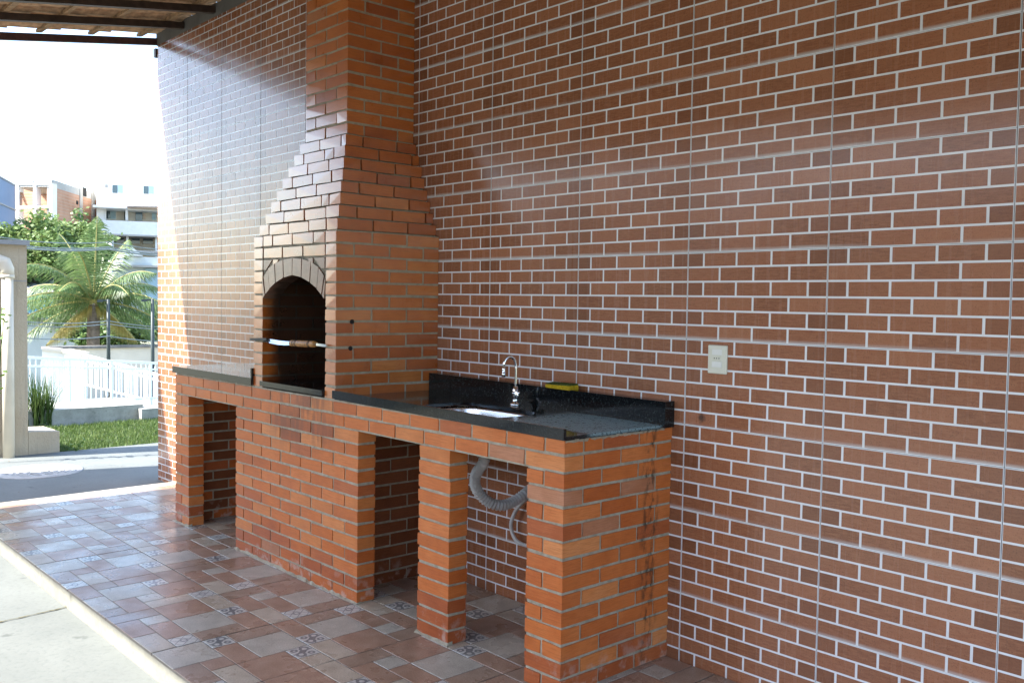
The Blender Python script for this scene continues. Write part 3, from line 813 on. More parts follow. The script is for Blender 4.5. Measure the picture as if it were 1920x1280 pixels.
# sponge on the backsplash
a = onz(1056, 726, .996 + tz(-1.1)); sx = -1.178
spg = empty('dish_sponge', (sx, -.036, .994 + tz(sx)), 'worn yellow sponge with green scouring side lying on the black backsplash', 'sponge')
def pillow(x0, x1, y0, y1, z0, z1, mat, name, par):
    me = hull_brick(x1-x0, y1-y0, z1-z0, 5); o = link(name, me, mat, par)
    off = par.location; o.location = Vector(((x0+x1)/2, (y0+y1)/2, (z0+z1)/2)) - off
    bv = o.modifiers.new('round', 'BEVEL'); bv.width = .004; bv.segments = 2; return o
zt = .994 + tz(sx)
pillow(sx - .072, sx + .072, -.066, -.010, zt - .001, zt + .0155, M['sponge'], 'foam', spg)
pillow(sx - .071, sx + .071, -.065, -.011, zt + .0150, zt + .022, M['scour'], 'scouring_pad', spg)
# curved knife lying across the oven mouth
kn = empty('carving_knife', (-2.5, -.597, 1.135), 'long curved steel blade with banded wooden handle lying across the oven mouth', 'knife')
yk = -.599
A = [ony(u, v, yk) for u, v in ((471.5, 636), (497, 636))]
MB().bar(A[0], A[1] + Vector((.03, 0, .002)), .020, .012).build('tip', M['iron'], kn)
mb = MB(); upv = [ony(u, v, yk) for u, v in ((494, 633.8), (508, 636), (522, 638.3), (535, 639.6), (548, 640))]
lov = [ony(u, v, yk) for u, v in ((494, 637.8), (508, 643.0), (522, 646.0), (535, 647.0), (548, 646.8))]
n = len(upv)
V = [p + Vector((0, .006, 0)) for p in upv] + [p + Vector((0, -.008, 0)) for p in lov] + [p + Vector((0, .011, 0)) for p in upv] + [p + Vector((0, -.006, 0)) for p in lov]
Fc = []
for i in range(n-1): Fc += [(i, n+i, n+i+1, i+1), (2*n+i, 2*n+i+1, 3*n+i+1, 3*n+i), (i, i+1, 2*n+i+1, 2*n+i), (n+i, 3*n+i, 3*n+i+1, n+i+1)]
Fc += [(0, 2*n, 3*n, n), (n-1, 2*n-1, 4*n-1, 3*n-1)]
mb.add(V, Fc).build('blade', M['steel'], kn)
a, b = ony(546, 643.2, yk), ony(592, 645.2, yk); d = b - a
prof = [(.0, .021), (.03, .0245), (.10, .0245), (.14, .0225), (.18, .0245), (.24, .023), (.3, .0242), (.72, .0242), (.78, .022), (.86, .0235), (.95, .022), (1, .019)]
hnd = MB().tube([a + d*t for t, r in prof], [r*.66 for t, r in prof], 14).build('handle', M['handle'], kn)
for t in (.14, .22, .27, .75, .80): 
    c = a + d*t; MB().tube([c - d*.008, c + d*.008], .0164, 14).build('band', M['iron'], hnd)
a2 = ony(613, 648, yk); MB().bar(b, a2, .010, .012).build('ferrule', M['chrome'], kn)
# corrugated drain hose
def smooth_path(P, n=14):
    P = [Vector(p) for p in P]; out = []
    for i in range(len(P)-1):
        p0, p1, p2, p3 = P[max(i-1, 0)], P[i], P[i+1], P[min(i+2, len(P)-1)]
        for k in range(n):
            t = k/n; out.append(.5*((2*p1) + (p2-p0)*t + (2*p0-5*p1+4*p2-p3)*t*t + (3*p1-p0-3*p2+p3)*t**3))
    out.append(P[-1]); return out
hp = [(-1.35, -.355, .745), ony(908, 862, -.345), ony(892, 890, -.33), ony(893, 915, -.30), ony(912, 938, -.25), ony(938, 947, -.19), ony(962, 940, -.12), ony(986, 924, -.05), ony(992, 918, .004)]
path = smooth_path(hp, 26); rad = []
acc = 0
for i, q_ in enumerate(path):
    if i: acc += (q_ - path[i-1]).length
    rad.append(.0205 + .0040*math.sin(acc*2*math.pi/.0150))
hose = tag(MB().tube(path, rad, 16).build('drain_hose', M['pvc'], None, origin=path[0]), 'grey corrugated drain hose bending from the sink to the wall', 'hose')
sp_ = smooth_path([ony(990, 934, -.004), ony(984, 937, -.02), ony(968, 955, -.035), ony(958, 983, -.04), ony(966, 1010, -.04), ony(986, 1022, -.04), (-1.22, -.035, .285), (-1.15, .004, .30)], 10)
tag(MB().tube(sp_, .0085, 10).build('water_hose', M['pvc'], None, origin=sp_[0]), 'thin smooth grey hose looping below the drain hose', 'hose')
# switch plate
p0, p1 = ony(1330, 646, 0), ony(1364, 702, 0); w2, h2 = (p1.x - p0.x), (p0.z - p1.z); px_, pz_ = (p0.x+p1.x)/2, (p0.z+p1.z)/2
sw = empty('wall_switch', (px_, 0, pz_), 'cream switch plate with a round socket between two rockers', 'switch')
o = box_obj('plate', (px_-w2/2, px_+w2/2, -.0085, .002, pz_-h2/2, pz_+h2/2), M['switch'], sw); bv = o.modifiers.new('round', 'BEVEL'); bv.width = .004; bv.segments = 3
for dz, nm in ((.027, 'rocker'), (-.018, 'rocker')):
    o = box_obj(nm, (px_-.021, px_+.021, -.0108, -.004, pz_+dz-.0105, pz_+dz+.0105), M['switch2'], sw); bv = o.modifiers.new('round', 'BEVEL'); bv.width = .0012; bv.segments = 2
sk = MB().box(px_-.019, px_+.019, -.0106, -.004, pz_-.0055+.0005, pz_+.0145).build('socket', M['switch'], sw); bv = sk.modifiers.new('round', 'BEVEL'); bv.width = .0045; bv.segments = 3
for dx in (-.010, 0, .010): MB().lathe((px_+dx, -.0104, pz_+.0048), [(.0022, 0), (.0022, .0007)], 10, (0,-1,0)).build('pin_hole', M['dark'], sk)

# ---------------------------------------------------------------- roof
roof = empty('patio_roof', (-1, -1.2, 3.3), 'lean-to roof of clay tiles on dark rafters against the tiled wall', 'roof')
SLP = .16
def rz(y): return 3.300 + SLP * y        # underside of the rafters
RY = -3.70
RXS = [-5.66, -5.15, -4.63, -4.11, -3.58, -3.05, -2.98 + .40, -2.05, -1.52, -1.0, -.47, .06, .59, 1.12, 1.65, 2.18, 2.71, 3.24]
for i, x in enumerate(RXS):
    wd, ht = (.045, .047) if i else (.03, .052); dz = 0 if i else -.02
    y1 = -.001; y0 = RY
    mb = MB(); a = x - wd/2; b = x + wd/2
    mb.hexa([(q, y, rz(y) + dz + h) for h in (0, ht) for q, y in ((a,y0),(b,y0),(b,y1),(a,y1))])
    mb.build('fascia' if i == 0 else 'rafter', M['fascia'] if i == 0 else M['wood'], roof)
BP = .355; yb = -.12; nb = 0
while yb > RY:
    z = rz(yb) + .0465
    MB().hexa([(-5.70,yb-.02,z-.002),(3.3,yb-.02,z-.002),(3.3,yb+.02,z+.005),(-5.70,yb+.02,z+.005),(-5.70,yb-.02,z+.02),(3.3,yb-.02,z+.02),(3.3,yb+.02,z+.028),(-5.70,yb+.02,z+.028)]).build('batten', M['batten'], roof)
    yb -= BP; nb += 1
MB().hexa([(x_, y_, rz(-3.90) + z_) for z_ in (.0, .105) for x_, y_ in ((-5.70, -3.915), (3.3, -3.915), (3.3, -3.89), (-5.70, -3.89))]).build('shadow_eave_board', M['fascia'], roof)  # unseen board added to straighten the roof's shadow edge
for i, x in enumerate(RXS): MB().bar((x, RY + .02, rz(RY) + .0275), (x, -3.895, rz(-3.895) + .0275), .044, .054).build('rafter_tail', M['wood'], roof)
# clay tiles: curved pans lapping downhill
def tile_geo(L=.405, W=.215, n=6):
    V = []
    for yy, lift in ((0, .0), (-L, .012)):
        for th in (0, .012):
            for i in range(n+1):
                t = i/n; x = (t-.5)*W; z = .028*math.sin(t*2*math.pi)*.8 + .012
                V.append((x, yy, z + th + lift))
    k = n+1; Fc = []
    for i in range(n): Fc += [(i, i+1, 2*k+i+1, 2*k+i), (k+i, 3*k+i, 3*k+i+1, k+i+1), (i, k+i, k+i+1, i+1), (2*k+i, 2*k+i+1, 3*k+i+1, 3*k+i)]
    Fc += [(0, 2*k, 3*k, k), (n, k+n, 3*k+n, 2*k+n)]
    return V, Fc
V0, F0 = tile_geo(); tm = bpy.data.meshes.new('clay_tile'); tm.from_pydata(V0, [], F0); tm.materials.append(M['claytile'])
rt = MB(); row = 0; y = .04; ang = math.atan(SLP); Rm_ = Matrix.Rotation(ang, 3, 'X')
while y > RY:
    x = -5.625
    while x < 3.3:
        loc = Vector((x, y, rz(y) + .067 + rnd.uniform(-.002, .002)))
        if x < -3.6 and y > -1.5:
            o = link('roof_tile', tm, None, roof); o.location = loc - roof.location; o.rotation_euler.x = ang
        else: rt.add([Rm_ @ Vector(v) + loc for v in V0], F0)
        x += .205
    y -= BP; row += 1
tag(rt.build('roof_tiles_beyond', M['claytile'], roof), kind='stuff')

# concrete frame added out of view to cast the shadow strip by the step
PX = -7.42
por = empty('shadow_frame', (PX, -6.5, -.09), 'tall plain concrete frame added out of view to cast a shadow strip', 'shadow caster')
M['shade_frame'] = concrete_mat('shade_frame_render', (.42, .40, .37), (.55, .53, .49), 2)
box_obj('column', (PX-.2, PX+.2, -4.2, -3.8, -.3, 5.2), M['shade_frame'], por); box_obj('column', (PX-.2, PX+.2, -9.2, -8.8, -.3, 5.2), M['shade_frame'], por)
box_obj('beam', (PX-.36, PX+.36, -9.4, -3.6, 5.2, 5.42), M['shade_frame'], por)

# house added unseen behind the camera to cut glare reflected in the wall
M['hwall'] = plain('ochre_house_wall', (.26, .20, .13), .85, .1, 1.5)
oh = empty('glare_block_house', (-3, -14.5, -.3), 'long ochre house with a tiled roof added out of view to block wall glare', 'house')
box_obj('wall', (-20, 13, -17, -12.6, -.3, 3.4), M['hwall'], oh)
M['otile'] = plain('old_roof_tile', (.25, .12, .07), .85, .3, 5)
MB().prism([(-20.5, -12.0, 3.4), (-20.5, -17.6, 3.4), (-20.5, -14.8, 4.4)], (34, 0, 0)).build('roof', M['otile'], oh)
for x in (-16, -12.5, -9, -4, -1.5, 3, 5.5, 8):
    f_ = box_obj('window', (x, x+1.4, -12.62, -12.55, 1.0, 2.2), M['switch2'], oh)
    for q in (0, 1): box_obj('pane', (x + .06 + q*.66, x + .68 + q*.66, -12.56, -12.53, 1.06, 2.14), M['dark'], f_)
box_obj('door', (1.0, 1.9, -12.62, -12.55, -.1, 2.05), M['wood'], oh)

# ---------------------------------------------------------------- yard edge: manhole, boundary wall, lawn
mc = onz(72, 884, YZ); mc = Vector((-6.56, -.62, YZ))
man = empty('manhole_cover', mc, 'round cast manhole cover with raised rings set in the yard paving', 'manhole')
M['cast'] = concrete_mat('weathered_cover', (.34, .33, .31), (.46, .45, .42), 12)
MB().lathe((mc.x, mc.y, YZ - .01), [(.335, 0), (.335, .0135), (.300, .0145), (.296, .011), (.285, .011), (.283, .0145), (.250, .0145), (.247, .011), (.238, .011)], 40).build('frame', M['cast'], man)
mb = MB()
for r in (.22, .17, .12, .07):
    k = int(r * 80)
    for i in range(k):
        t0 = 2*math.pi*i/k; t1 = t0 + 2*math.pi/k*.7; z0, z1 = YZ - .004, YZ + .0055
        P = [(mc.x + q*math.cos(t), mc.y + q*math.sin(t)) for q, t in ((r, t0), (r+.026, t0), (r+.026, t1), (r, t1))]
        mb.hexa([(x, y, z0) for x, y in P] + [(x, y, z1) for x, y in P])
mb.build('raised_pattern', M['cast'], man)
def stucco_mat():
    t = NT('beige_stucco', .9, .2); g = t.pos(); n = t.noise(g, 40, 5, .7); m = t.noise(g, 2.2, 5)
    c = t.ramp(m, [(.3, (.46, .37, .26)), (.7, (.56, .47, .35))])
    st = t.noise(t.pos((14, 14, .7)), 2.5, 4); c = t.mix(t.ramp(st, [(.56, 0), (.75, .45)]), c, (.26, .23, .19))
    t.color(c); t.bump(n, .8, .012); return t.m
M['stucco'] = stucco_mat(); M['coping'] = concrete_mat('grey_coping', (.26, .26, .26), (.36, .36, .36), 8)
bw = empty('rendered_pillar', (-7.55, -.65, YZ), 'rough beige rendered gate pillar with grey coping and a drainpipe on it', 'pillar')
yE = onx(52, 700, -7.45).y; zt = onx(30, 459, -7.45).z
box_obj('render', (-7.66, -7.45, yE - .36, yE, -.29, zt), M['stucco'], bw); box_obj('coping', (-7.70, -7.41, yE - .40, yE + .015, zt, zt + .04), M['coping'], bw)
zj = onx(40, 527, -7.45).z; box_obj('joint', (-7.452, -7.446, yE - .355, yE - .004, zj - .004, zj + .004), M['coping'], bw)
dp = empty('drainpipe', (-7.39, -.65, YZ), 'cream plastic drainpipe with a bulging elbow fixed to the beige pillar', 'pipe')
a = onx(14, 560, -7.40); el = onx(10, 500, -7.40)
MB().tube([(-7.40, a.y, YZ - .01), (-7.40, a.y, el.z - .07)], .048, 18).build('pipe', M['pvcw'], dp)
MB().tube([(-7.40, a.y, el.z - .08), (-7.40, a.y, el.z - .02), (-7.405, a.y - .02, el.z + .035), (-7.42, a.y - .06, el.z + .05), (-7.50, a.y - .14, el.z + .055)], [.055, .056, .058, .056, .055], 18).build('elbow', M['pvcw'], dp)
MB().tube([(-7.40, a.y, el.z - .10), (-7.40, a.y, el.z - .07)], .058, 18).build('collar', M['pvcw'], dp)
# low stub wall at the lawn corner
ys1 = onx(112, 830, -7.45).y
stub = tag(MB().hexa([(-7.95, yE + .003, -.2), (-7.452, yE + .003, -.2), (-7.452, ys1, -.2), (-7.95, ys1, -.2), (-7.95, yE + .003, .10), (-7.452, yE + .003, .115), (-7.452, ys1, .10), (-7.95, ys1, .09)]).build('stub_wall', M['stucco']), 'knee-low beige rendered stub wall between the paving and the lawn', 'wall')
# lawn
M['soil'] = plain('lawn_soil', (.045, .06, .02), .95, .4, 20)
tag(box_obj('lawn_bed', (-9.33, -7.456, -3, 6, -.35, -.105), M['soil']), kind='structure')
def leaf_mat(name, a, b, c, trans=.25, rough=.55):
    t = NT(name, rough, .35); g = t.pos(); n = t.noise(g, 3.0, 3); h = t.nd('NewGeometry').outputs['Random Per Island']
    f = t.math('ADD', t.math('MULTIPLY', n, .5), t.math('MULTIPLY', h, .55))
    t.color(t.ramp(f, [(.2, a), (.5, b), (.85, c)]))
    tr = t.nd('BsdfTranslucent'); mx = t.nd('MixShader'); mx.inputs[0].default_value = trans
    t.con(t.ramp(f, [(.2, b), (.85, c)]), tr.inputs[0]); out = t.n['Material Output']
    t.con(t.b.outputs[0], mx.inputs[1]); t.con(tr.outputs[0], mx.inputs[2]); t.con(mx.outputs[0], out.inputs[0]); return t.m
M['grass'] = leaf_mat('lawn_grass', (.045, .085, .018), (.075, .130, .026), (.140, .180, .045))
mb = MB()
for i in range(26000):
    x = rnd.uniform(-9.28, -7.46); y = rnd.uniform(-.45, 2.9)
    if x > -7.96 and y < ys1: continue
    h = rnd.uniform(.025, .055); a = rnd.uniform(0, 6.28); wv = rnd.uniform(.003, .006); lx, ly = rnd.uniform(-.025, .025), rnd.uniform(-.025, .025)
    dx, dy = math.cos(a)*wv, math.sin(a)*wv
    mb.add([(x-dx, y-dy, -.11), (x+dx, y+dy, -.11), (x+lx, y+ly, -.11+h)], [(0, 1, 2)])
tag(mb.build('lawn', M['grass']), 'short green lawn between the yard paving and the kerb', 'lawn', kind='stuff')
# kerb along the back of the lawn
M['kerb'] = concrete_mat('stained_kerb', (.22, .22, .19), (.42, .41, .36), 5)
mb = MB(); a = onz(60, 800, -.105); b = onz(268, 786, -.105)
d = (b-a).normalized(); nrm = Vector((d.y, -d.x, 0)); nrm = nrm if nrm.x < 0 else -nrm
P = [a - d*2, b, b + nrm*.45, a - d*2 + nrm*.45]
mb.hexa([(q.x, q.y, -.3) for q in P] + [(q.x, q.y, zz) for q, zz in zip(P, (.045, .075, .11, .08))])
tag(mb.build('kerb', M['kerb']), 'low weathered concrete kerb along the back of the lawn', 'kerb')
mb = MB(); q = far(287, 788, 11.7); mb.box(q.x-.22, q.x+.1, q.y-.17, q.y+.30, -.3, .03)
tag(mb.build('stone_block', M['kerb']), 'small grey stone block at the end of the lawn kerb', 'block')
# spiky plant behind the stub wall
def spiky(name, base, n, h, label, mat, seed, spread=.55):
    r = random.Random(seed); rt_ = empty(name, base, label, 'plant'); mb = MB()
    for i in range(n):
        a = r.uniform(0, 6.28); l = h*r.uniform(.55, 1.1); s = r.uniform(.05, spread); wv = r.uniform(.006, .011); pts = []
        o = Vector((r.uniform(-.06, .06), r.uniform(-.09, .09), 0)) + base
        for k in range(5):
            t = k/4; pts.append(o + Vector((math.cos(a)*s*l*t**1.6, math.sin(a)*s*l*t**1.6, l*(t - .28*s*t*t*t))))
        sd = Vector((-math.sin(a), math.cos(a), 0)); V = []
        for k, p in enumerate(pts): V += [p - sd*wv*(1-k/4.3), p + sd*wv*(1-k/4.3)]
        mb.add(V, [(2*k, 2*k+1, 2*k+3, 2*k+2) for k in range(4)])
    mb.build('leaves', mat, rt_); MB().lathe(base, [(.09, -.02), (.08, .03), (.03, .05)], 10).build('crown_base', M['soil'], rt_)
M['spike'] = leaf_mat('spiky_leaf', (.03, .065, .012), (.055, .105, .022), (.13, .17, .05))
bp = onz(78, 799, -.11); spiky('spiky_plant', bp, 210, .62, 'clump of long arching green blades behind the low stub wall', M['spike'], 3)
bp = onz(58, 800, -.11); spiky('spiky_plant', bp + Vector((0, -.12, 0)), 120, .48, 'shorter clump of green blades close against the beige pillar', M['spike'], 9)
def leafy(name, base, tips, label, mat, size, seed):
    r = random.Random(seed); e = empty(name, base, label, 'plant'); st = MB(); lf = MB()
    for tip in tips:
        pth = smooth_path([base, (base + tip)/2 + Vector((r.uniform(-.03,.03), r.uniform(-.03,.03), 0)), tip], 5); st.tube(pth, .004, 6)
        for k in range(12):
            p = pth[r.randrange(len(pth)//2, len(pth))] + Vector((r.uniform(-1,1), r.uniform(-1,1), r.uniform(-1,1)))*size*.6
            a = Vector((r.uniform(-1,1), r.uniform(-1,1), r.uniform(-.4,.6))).normalized(); b = a.cross(Vector((r.uniform(-1,1), r.uniform(-1,1), 1))).normalized()
            L = size*r.uniform(.7, 1.2); lf.add([p, p + a*L*.45 + b*L*.28, p + a*L, p + a*L*.45 - b*L*.28], [(0, 1, 2, 3)])
    st.build('stem', mat, e); lf.build('leaves', mat, e)
b0 = onz(-14, 868, YZ); tips = [onx(4, 575, b0.x), onx(8, 592, b0.x), onx(-6, 585, b0.x), onx(2, 603, b0.x), onx(-14, 610, b0.x)]
M['shrub'] = leaf_mat('bright_shrub', (.05, .10, .015), (.09, .17, .025), (.17, .25, .05))
leafy('leafy_shrub', b0, tips, 'bright green leafy shrub reaching in beside the drainpipe', M['shrub'], .055, 4)
wp = onz(143, 845, YZ); leafy('small_weed', wp, [wp + Vector((0, .02, .06)), wp + Vector((-.02, -.03, .05)), wp + Vector((.01, .05, .09))], 'tiny weed sprouting at the edge of the paving and the lawn', M['shrub'], .03, 8)

# ---------------------------------------------------------------- railings and walls down the slope
M['white'] = plain('white_paint', (.74, .74, .72), .55, .05, 3)
M['cream'] = plain('cream_wall_paint', (.62, .55, .45), .8, .08, 2)
M['paleblue'] = plain('pale_weathered_wall', (.50, .55, .55), .85, .12, 1.2)
M['roofgrey'] = plain('grey_roof_tile', (.17, .16, .15), .85, .4, 6)
M['post'] = plain('dark_green_post', (.030, .042, .040), .5, .2, 8)
M['asb'] = plain('white_corrugated_sheet', (.60, .60, .60), .7, .15, 2)
M['bluew'] = plain('bright_blue_wall', (.09, .33, .50), .8, .12, 1)
M['blueg'] = plain('grey_blue_wall', (.16, .22, .32), .8, .08, .4)
M['win'] = NT('window_glass', .08, .6).color((.06, .10, .12)).m
M['win2'] = NT('pale_shutter', .5, .4).color((.36, .50, .56)).m
M['sand'] = plain('peach_wall', (.60, .46, .36), .85, .1, 1)
M['conc'] = concrete_mat('bare_concrete_frame', (.34, .33, .30), (.48, .46, .42), .8)
tag(MB().hexa([tuple(v) for v in (Vector((-9.9,-4,-1.0)), Vector((-9.9,9,-1.0)), Vector((-21,22,-1.4)), Vector((-21,-4,-1.4)), Vector((-9.9,-4,-.70)), Vector((-9.9,9,-.70)), Vector((-21,22,-1.07)), Vector((-21,-4,-1.07)))]).build('ramp_paving', M['yard']), kind='structure')
def railing(label, A, B, zA, zB, hA, hB, n):
    e = empty('railing', ((A.x+B.x)/2, (A.y+B.y)/2, (zA+zB)/2), label, 'railing', None)
    def P(t, dz): return Vector((A.x+(B.x-A.x)*t, A.y+(B.y-A.y)*t, zA+(zB-zA)*t + dz))
    MB().bar(P(0, hA), P(1, hB), .05, .05).build('top_rail', M['white'], e)
    MB().bar(P(0, hA*.84), P(1, hB*.84), .035, .035).build('rail', M['white'], e); MB().bar(P(0, .10), P(1, .10), .035, .035).build('rail', M['white'], e)
    for i in range(n):
        t = (i+.5)/n; big = i % 8 == 0
        MB().bar(P(t, -.05 if big else .10), P(t, (hA+(hB-hA)*t)), .045 if big else .018).build('post' if big else 'bar', M['white'], e)
A, B = far(40, 683, 19.0), far(330, 690, 20.5)
railing('white metal railing of slim bars running straight across below the lawn', A, B, far(40, 772, 19).z, far(330, 752, 20.5).z, 1.0, .78, 30)
A, B = far(155, 664, 25.0), far(330, 712, 21.5)
railing('white metal railing of close bars climbing the ramp behind the straight one', A, B, far(155, 727, 25).z, far(330, 772, 21.5).z, far(155,664,25).z-far(155,727,25).z, far(330,712,21.5).z-far(330,772,21.5).z, 30)
def wallbox(name, label, u0, u1, vtop0, vtop1, d0, d1, thick, mat, cope=None, zb=-4, cat='wall'):
    A, B = far(u0, vtop0, d0), far(u1, vtop1, d1); dv = Vector((B.x-A.x, B.y-A.y, 0)).normalized(); nn = Vector((-dv.y, dv.x, 0))
    if nn.x > 0: nn = -nn
    e = empty(name, (A.x, A.y, zb), label, cat)
    def hx(z0, zA, zB, o0, o1): return [(A+nn*o0).to_2d().to_tuple() + (z0[0],), (B+nn*o0).to_2d().to_tuple() + (z0[1],), (B+nn*o1).to_2d().to_tuple() + (z0[1],), (A+nn*o1).to_2d().to_tuple() + (z0[0],), (A+nn*o0).to_2d().to_tuple() + (zA,), (B+nn*o0).to_2d().to_tuple() + (zB,), (B+nn*o1).to_2d().to_tuple() + (zB,), (A+nn*o1).to_2d().to_tuple() + (zA,)]
    MB().hexa(hx((zb, zb), A.z, B.z, 0, thick)).build('masonry', mat, e)
    if cope: MB().hexa(hx((A.z, B.z), A.z + .08, B.z + .08, -.08, thick + .08)).build('coping', cope, e)
    return e
wallbox('garden_wall', 'blank white wall panel standing behind the railings', 79, 118, 657, 660, 26, 26, .15, M['white'], M['cream'])
wallbox('garden_wall', 'white wall panel stepping down towards the ramp railing', 119, 156, 660, 667, 26, 25.6, .15, M['white'], M['cream'])
wallbox('garden_wall', 'long cream wall with tiled coping below the palm', 84, 360, 655, 649, 31, 33, .2, M['cream'], M['roofgrey'])
# low house with a sloping roof edge
e = wallbox('low_house', 'pale blue-white house with a grey tiled roof sloping down behind the garden wall', 20, 246, 588, 656, 40, 41, 7, M['paleblue'], None, -5, 'house')
A, B = far(15, 586, 39.9), far(248, 657, 40.8); dv = (B-A); nn = Vector((-dv.y, dv.x, 0)).normalized(); nn = nn if nn.x < 0 else -nn
rf = MB(); rf.hexa([tuple(q) for q in (A - nn*.25, B - nn*.25, B + nn*7.3, A + nn*7.3, A - nn*.25 + Vector((0,0,.14)), B - nn*.25 + Vector((0,0,.14)), B + nn*7.3 + Vector((0,0,.14)), A + nn*7.3 + Vector((0,0,.14)))])
ro = rf.build('roof', M['roofgrey'], e)
for i in range(34):
    p = A + dv*((i+.5)/34) + Vector((0,0,.15)); MB().tube([p - nn*.30, p + nn*.6], .085, 8).build('ridge_tile', M['roofgrey'], ro)
# lamp posts
def lamp(u, vtop, vbase, dist, label, side=-1):
    p = far(u, vtop, dist); zb = far(u, vbase, dist).z
    e = empty('lamp_post', (p.x, p.y, zb), label, 'lamp post')
    MB().tube([(p.x, p.y, zb), (p.x, p.y, p.z)], [.05, .036], 12).build('pole', M['post'], e)
    q = far(u - 20, vtop + 1, dist); d = Vector((q.x-p.x, q.y-p.y, 0))
    MB().bar((p.x, p.y, p.z - .03), Vector((p.x, p.y, p.z - .03)) + d*.6, .035).build('arm', M['post'], e)
    MB().bar(Vector((p.x, p.y, p.z - .035)) + d*.5, Vector((p.x, p.y, p.z - .045)) + d*1.05, .16, .06).build('lamp_head', M['post'], e)
    MB().lathe((p.x, p.y, zb), [(.09, -.4), (.09, .02), (.055, .04)], 12).build('base', M['post'], e)
lamp(203, 561, 715, 24.5, 'thin dark lamp post rising in front of the palm crown')
lamp(286, 560, 774, 23.0, 'thin dark lamp post beside the end of the tiled wall')

# ---------------------------------------------------------------- palm
M['frond'] = leaf_mat('palm_leaflet', (.06, .11, .03), (.10, .17, .055), (.20, .25, .10), .35, .4)
M['frondy'] = leaf_mat('yellowing_palm_leaflet', (.16, .15, .03), (.28, .22, .05), (.36, .28, .09), .35)
M['rachis'] = plain('palm_rachis', (.34, .30, .10), .5, .2, 4)
M['bark'] = plain('grey_bark', (.15, .12, .09), .9, .4, 8, .2, 0, .6, 20)
PC = far(176, 566, 33); PC = Vector((PC.x, PC.y, PC.z))
palm = empty('coconut_palm', (PC.x, PC.y, -3.2), 'young coconut palm with broad arching fronds behind the lamp posts', 'palm')
MB().tube(smooth_path([(PC.x + .3, PC.y - .2, -3.4), (PC.x + .15, PC.y - .1, -1.2), PC + Vector((0, 0, -.1))], 6), [.26]*1 + [.2]*11 + [.17], 12).build('trunk', M['bark'], palm)
rp = random.Random(12)
view = (PC - CAM); view.z = 0; view.normalize(); side = Vector((view.y, -view.x, 0))   # right in the picture
specs = []   # sideways angle (deg, 0 right, 90 up), depth lean, length, droop, yellow
for ang, dep, L, dr, yl in ((88, -.2, 2.9, .25, 0), (70, .3, 2.9, .45, 0), (108, .3, 3.0, .45, 0), (52, -.4, 2.8, .75, 0), (128, -.4, 3.2, .75, 0), (40, .4, 2.7, .8, 0), (143, .5, 3.0, .9, 0),
     (28, -.6, 2.6, .85, 0), (155, -.5, 3.1, .95, 0), (14, .1, 2.6, .75, 0), (168, .2, 2.9, .65, 0), (2, -.5, 2.4, .7, 0), (178, -.5, 2.6, .65, 0), (-12, .3, 2.0, .7, 0), (194, .2, 2.2, .6, 0), (60, -.9, 2.2, 1.0, 0), (118, -.9, 2.3, 1.0, 0), (80, .9, 2.6, .8, 0), (100, -.6, 2.7, .6, 0), (-35, -.5, 1.5, .4, 1), (215, -.5, 1.6, .4, 1)):
    a = R_(ang); d = (side*math.cos(a) + Vector((0,0,1))*math.sin(a) + view*dep*.8).normalized(); specs.append((d, L, dr, yl))
for d, L, dr, yl in specs:
    L *= 1.14
    pts = [];  n = 26
    for k in range(n+1):
        t = k/n; pts.append(PC + d*L*t + Vector((0,0,-1))*dr*L*.62*t**2.2)
    fr_ = MB().tube(pts, [.035*(1-.85*k/n)+.004 for k in range(n+1)], 6).build('frond', M['rachis'], palm)
    lf = MB()
    for k in range(3, n*3):
        t = k/(n*3); i = min(n-1, int(t*n)); p = pts[i].lerp(pts[i+1], t*n-i); tg = (pts[i+1]-pts[i]).normalized()
        sd = tg.cross(Vector((0,0,1)));  sd = sd.normalized() if sd.length > .1 else side.copy()
        ll = .78*math.sin(math.pi*min(1, t*.86+.16))**.7*rp.uniform(.85, 1.1)
        for sg in (-1, 1):
            dd = (sd*sg*.85 + tg*.55 + Vector((0,0,-.30 - .35*rp.random()))).normalized(); wv = tg*.015
            m_ = p + dd*ll*.5 + Vector((0,0,.04)); e_ = p + dd*ll + Vector((0,0,-.20*ll))
            lf.add([p - wv*.6, p + wv*.6, m_ + wv, e_, m_ - wv], [(0, 1, 2, 4), (4, 2, 3)])
    lf.build('leaflets', M['frondy'] if yl else M['frond'], fr_)

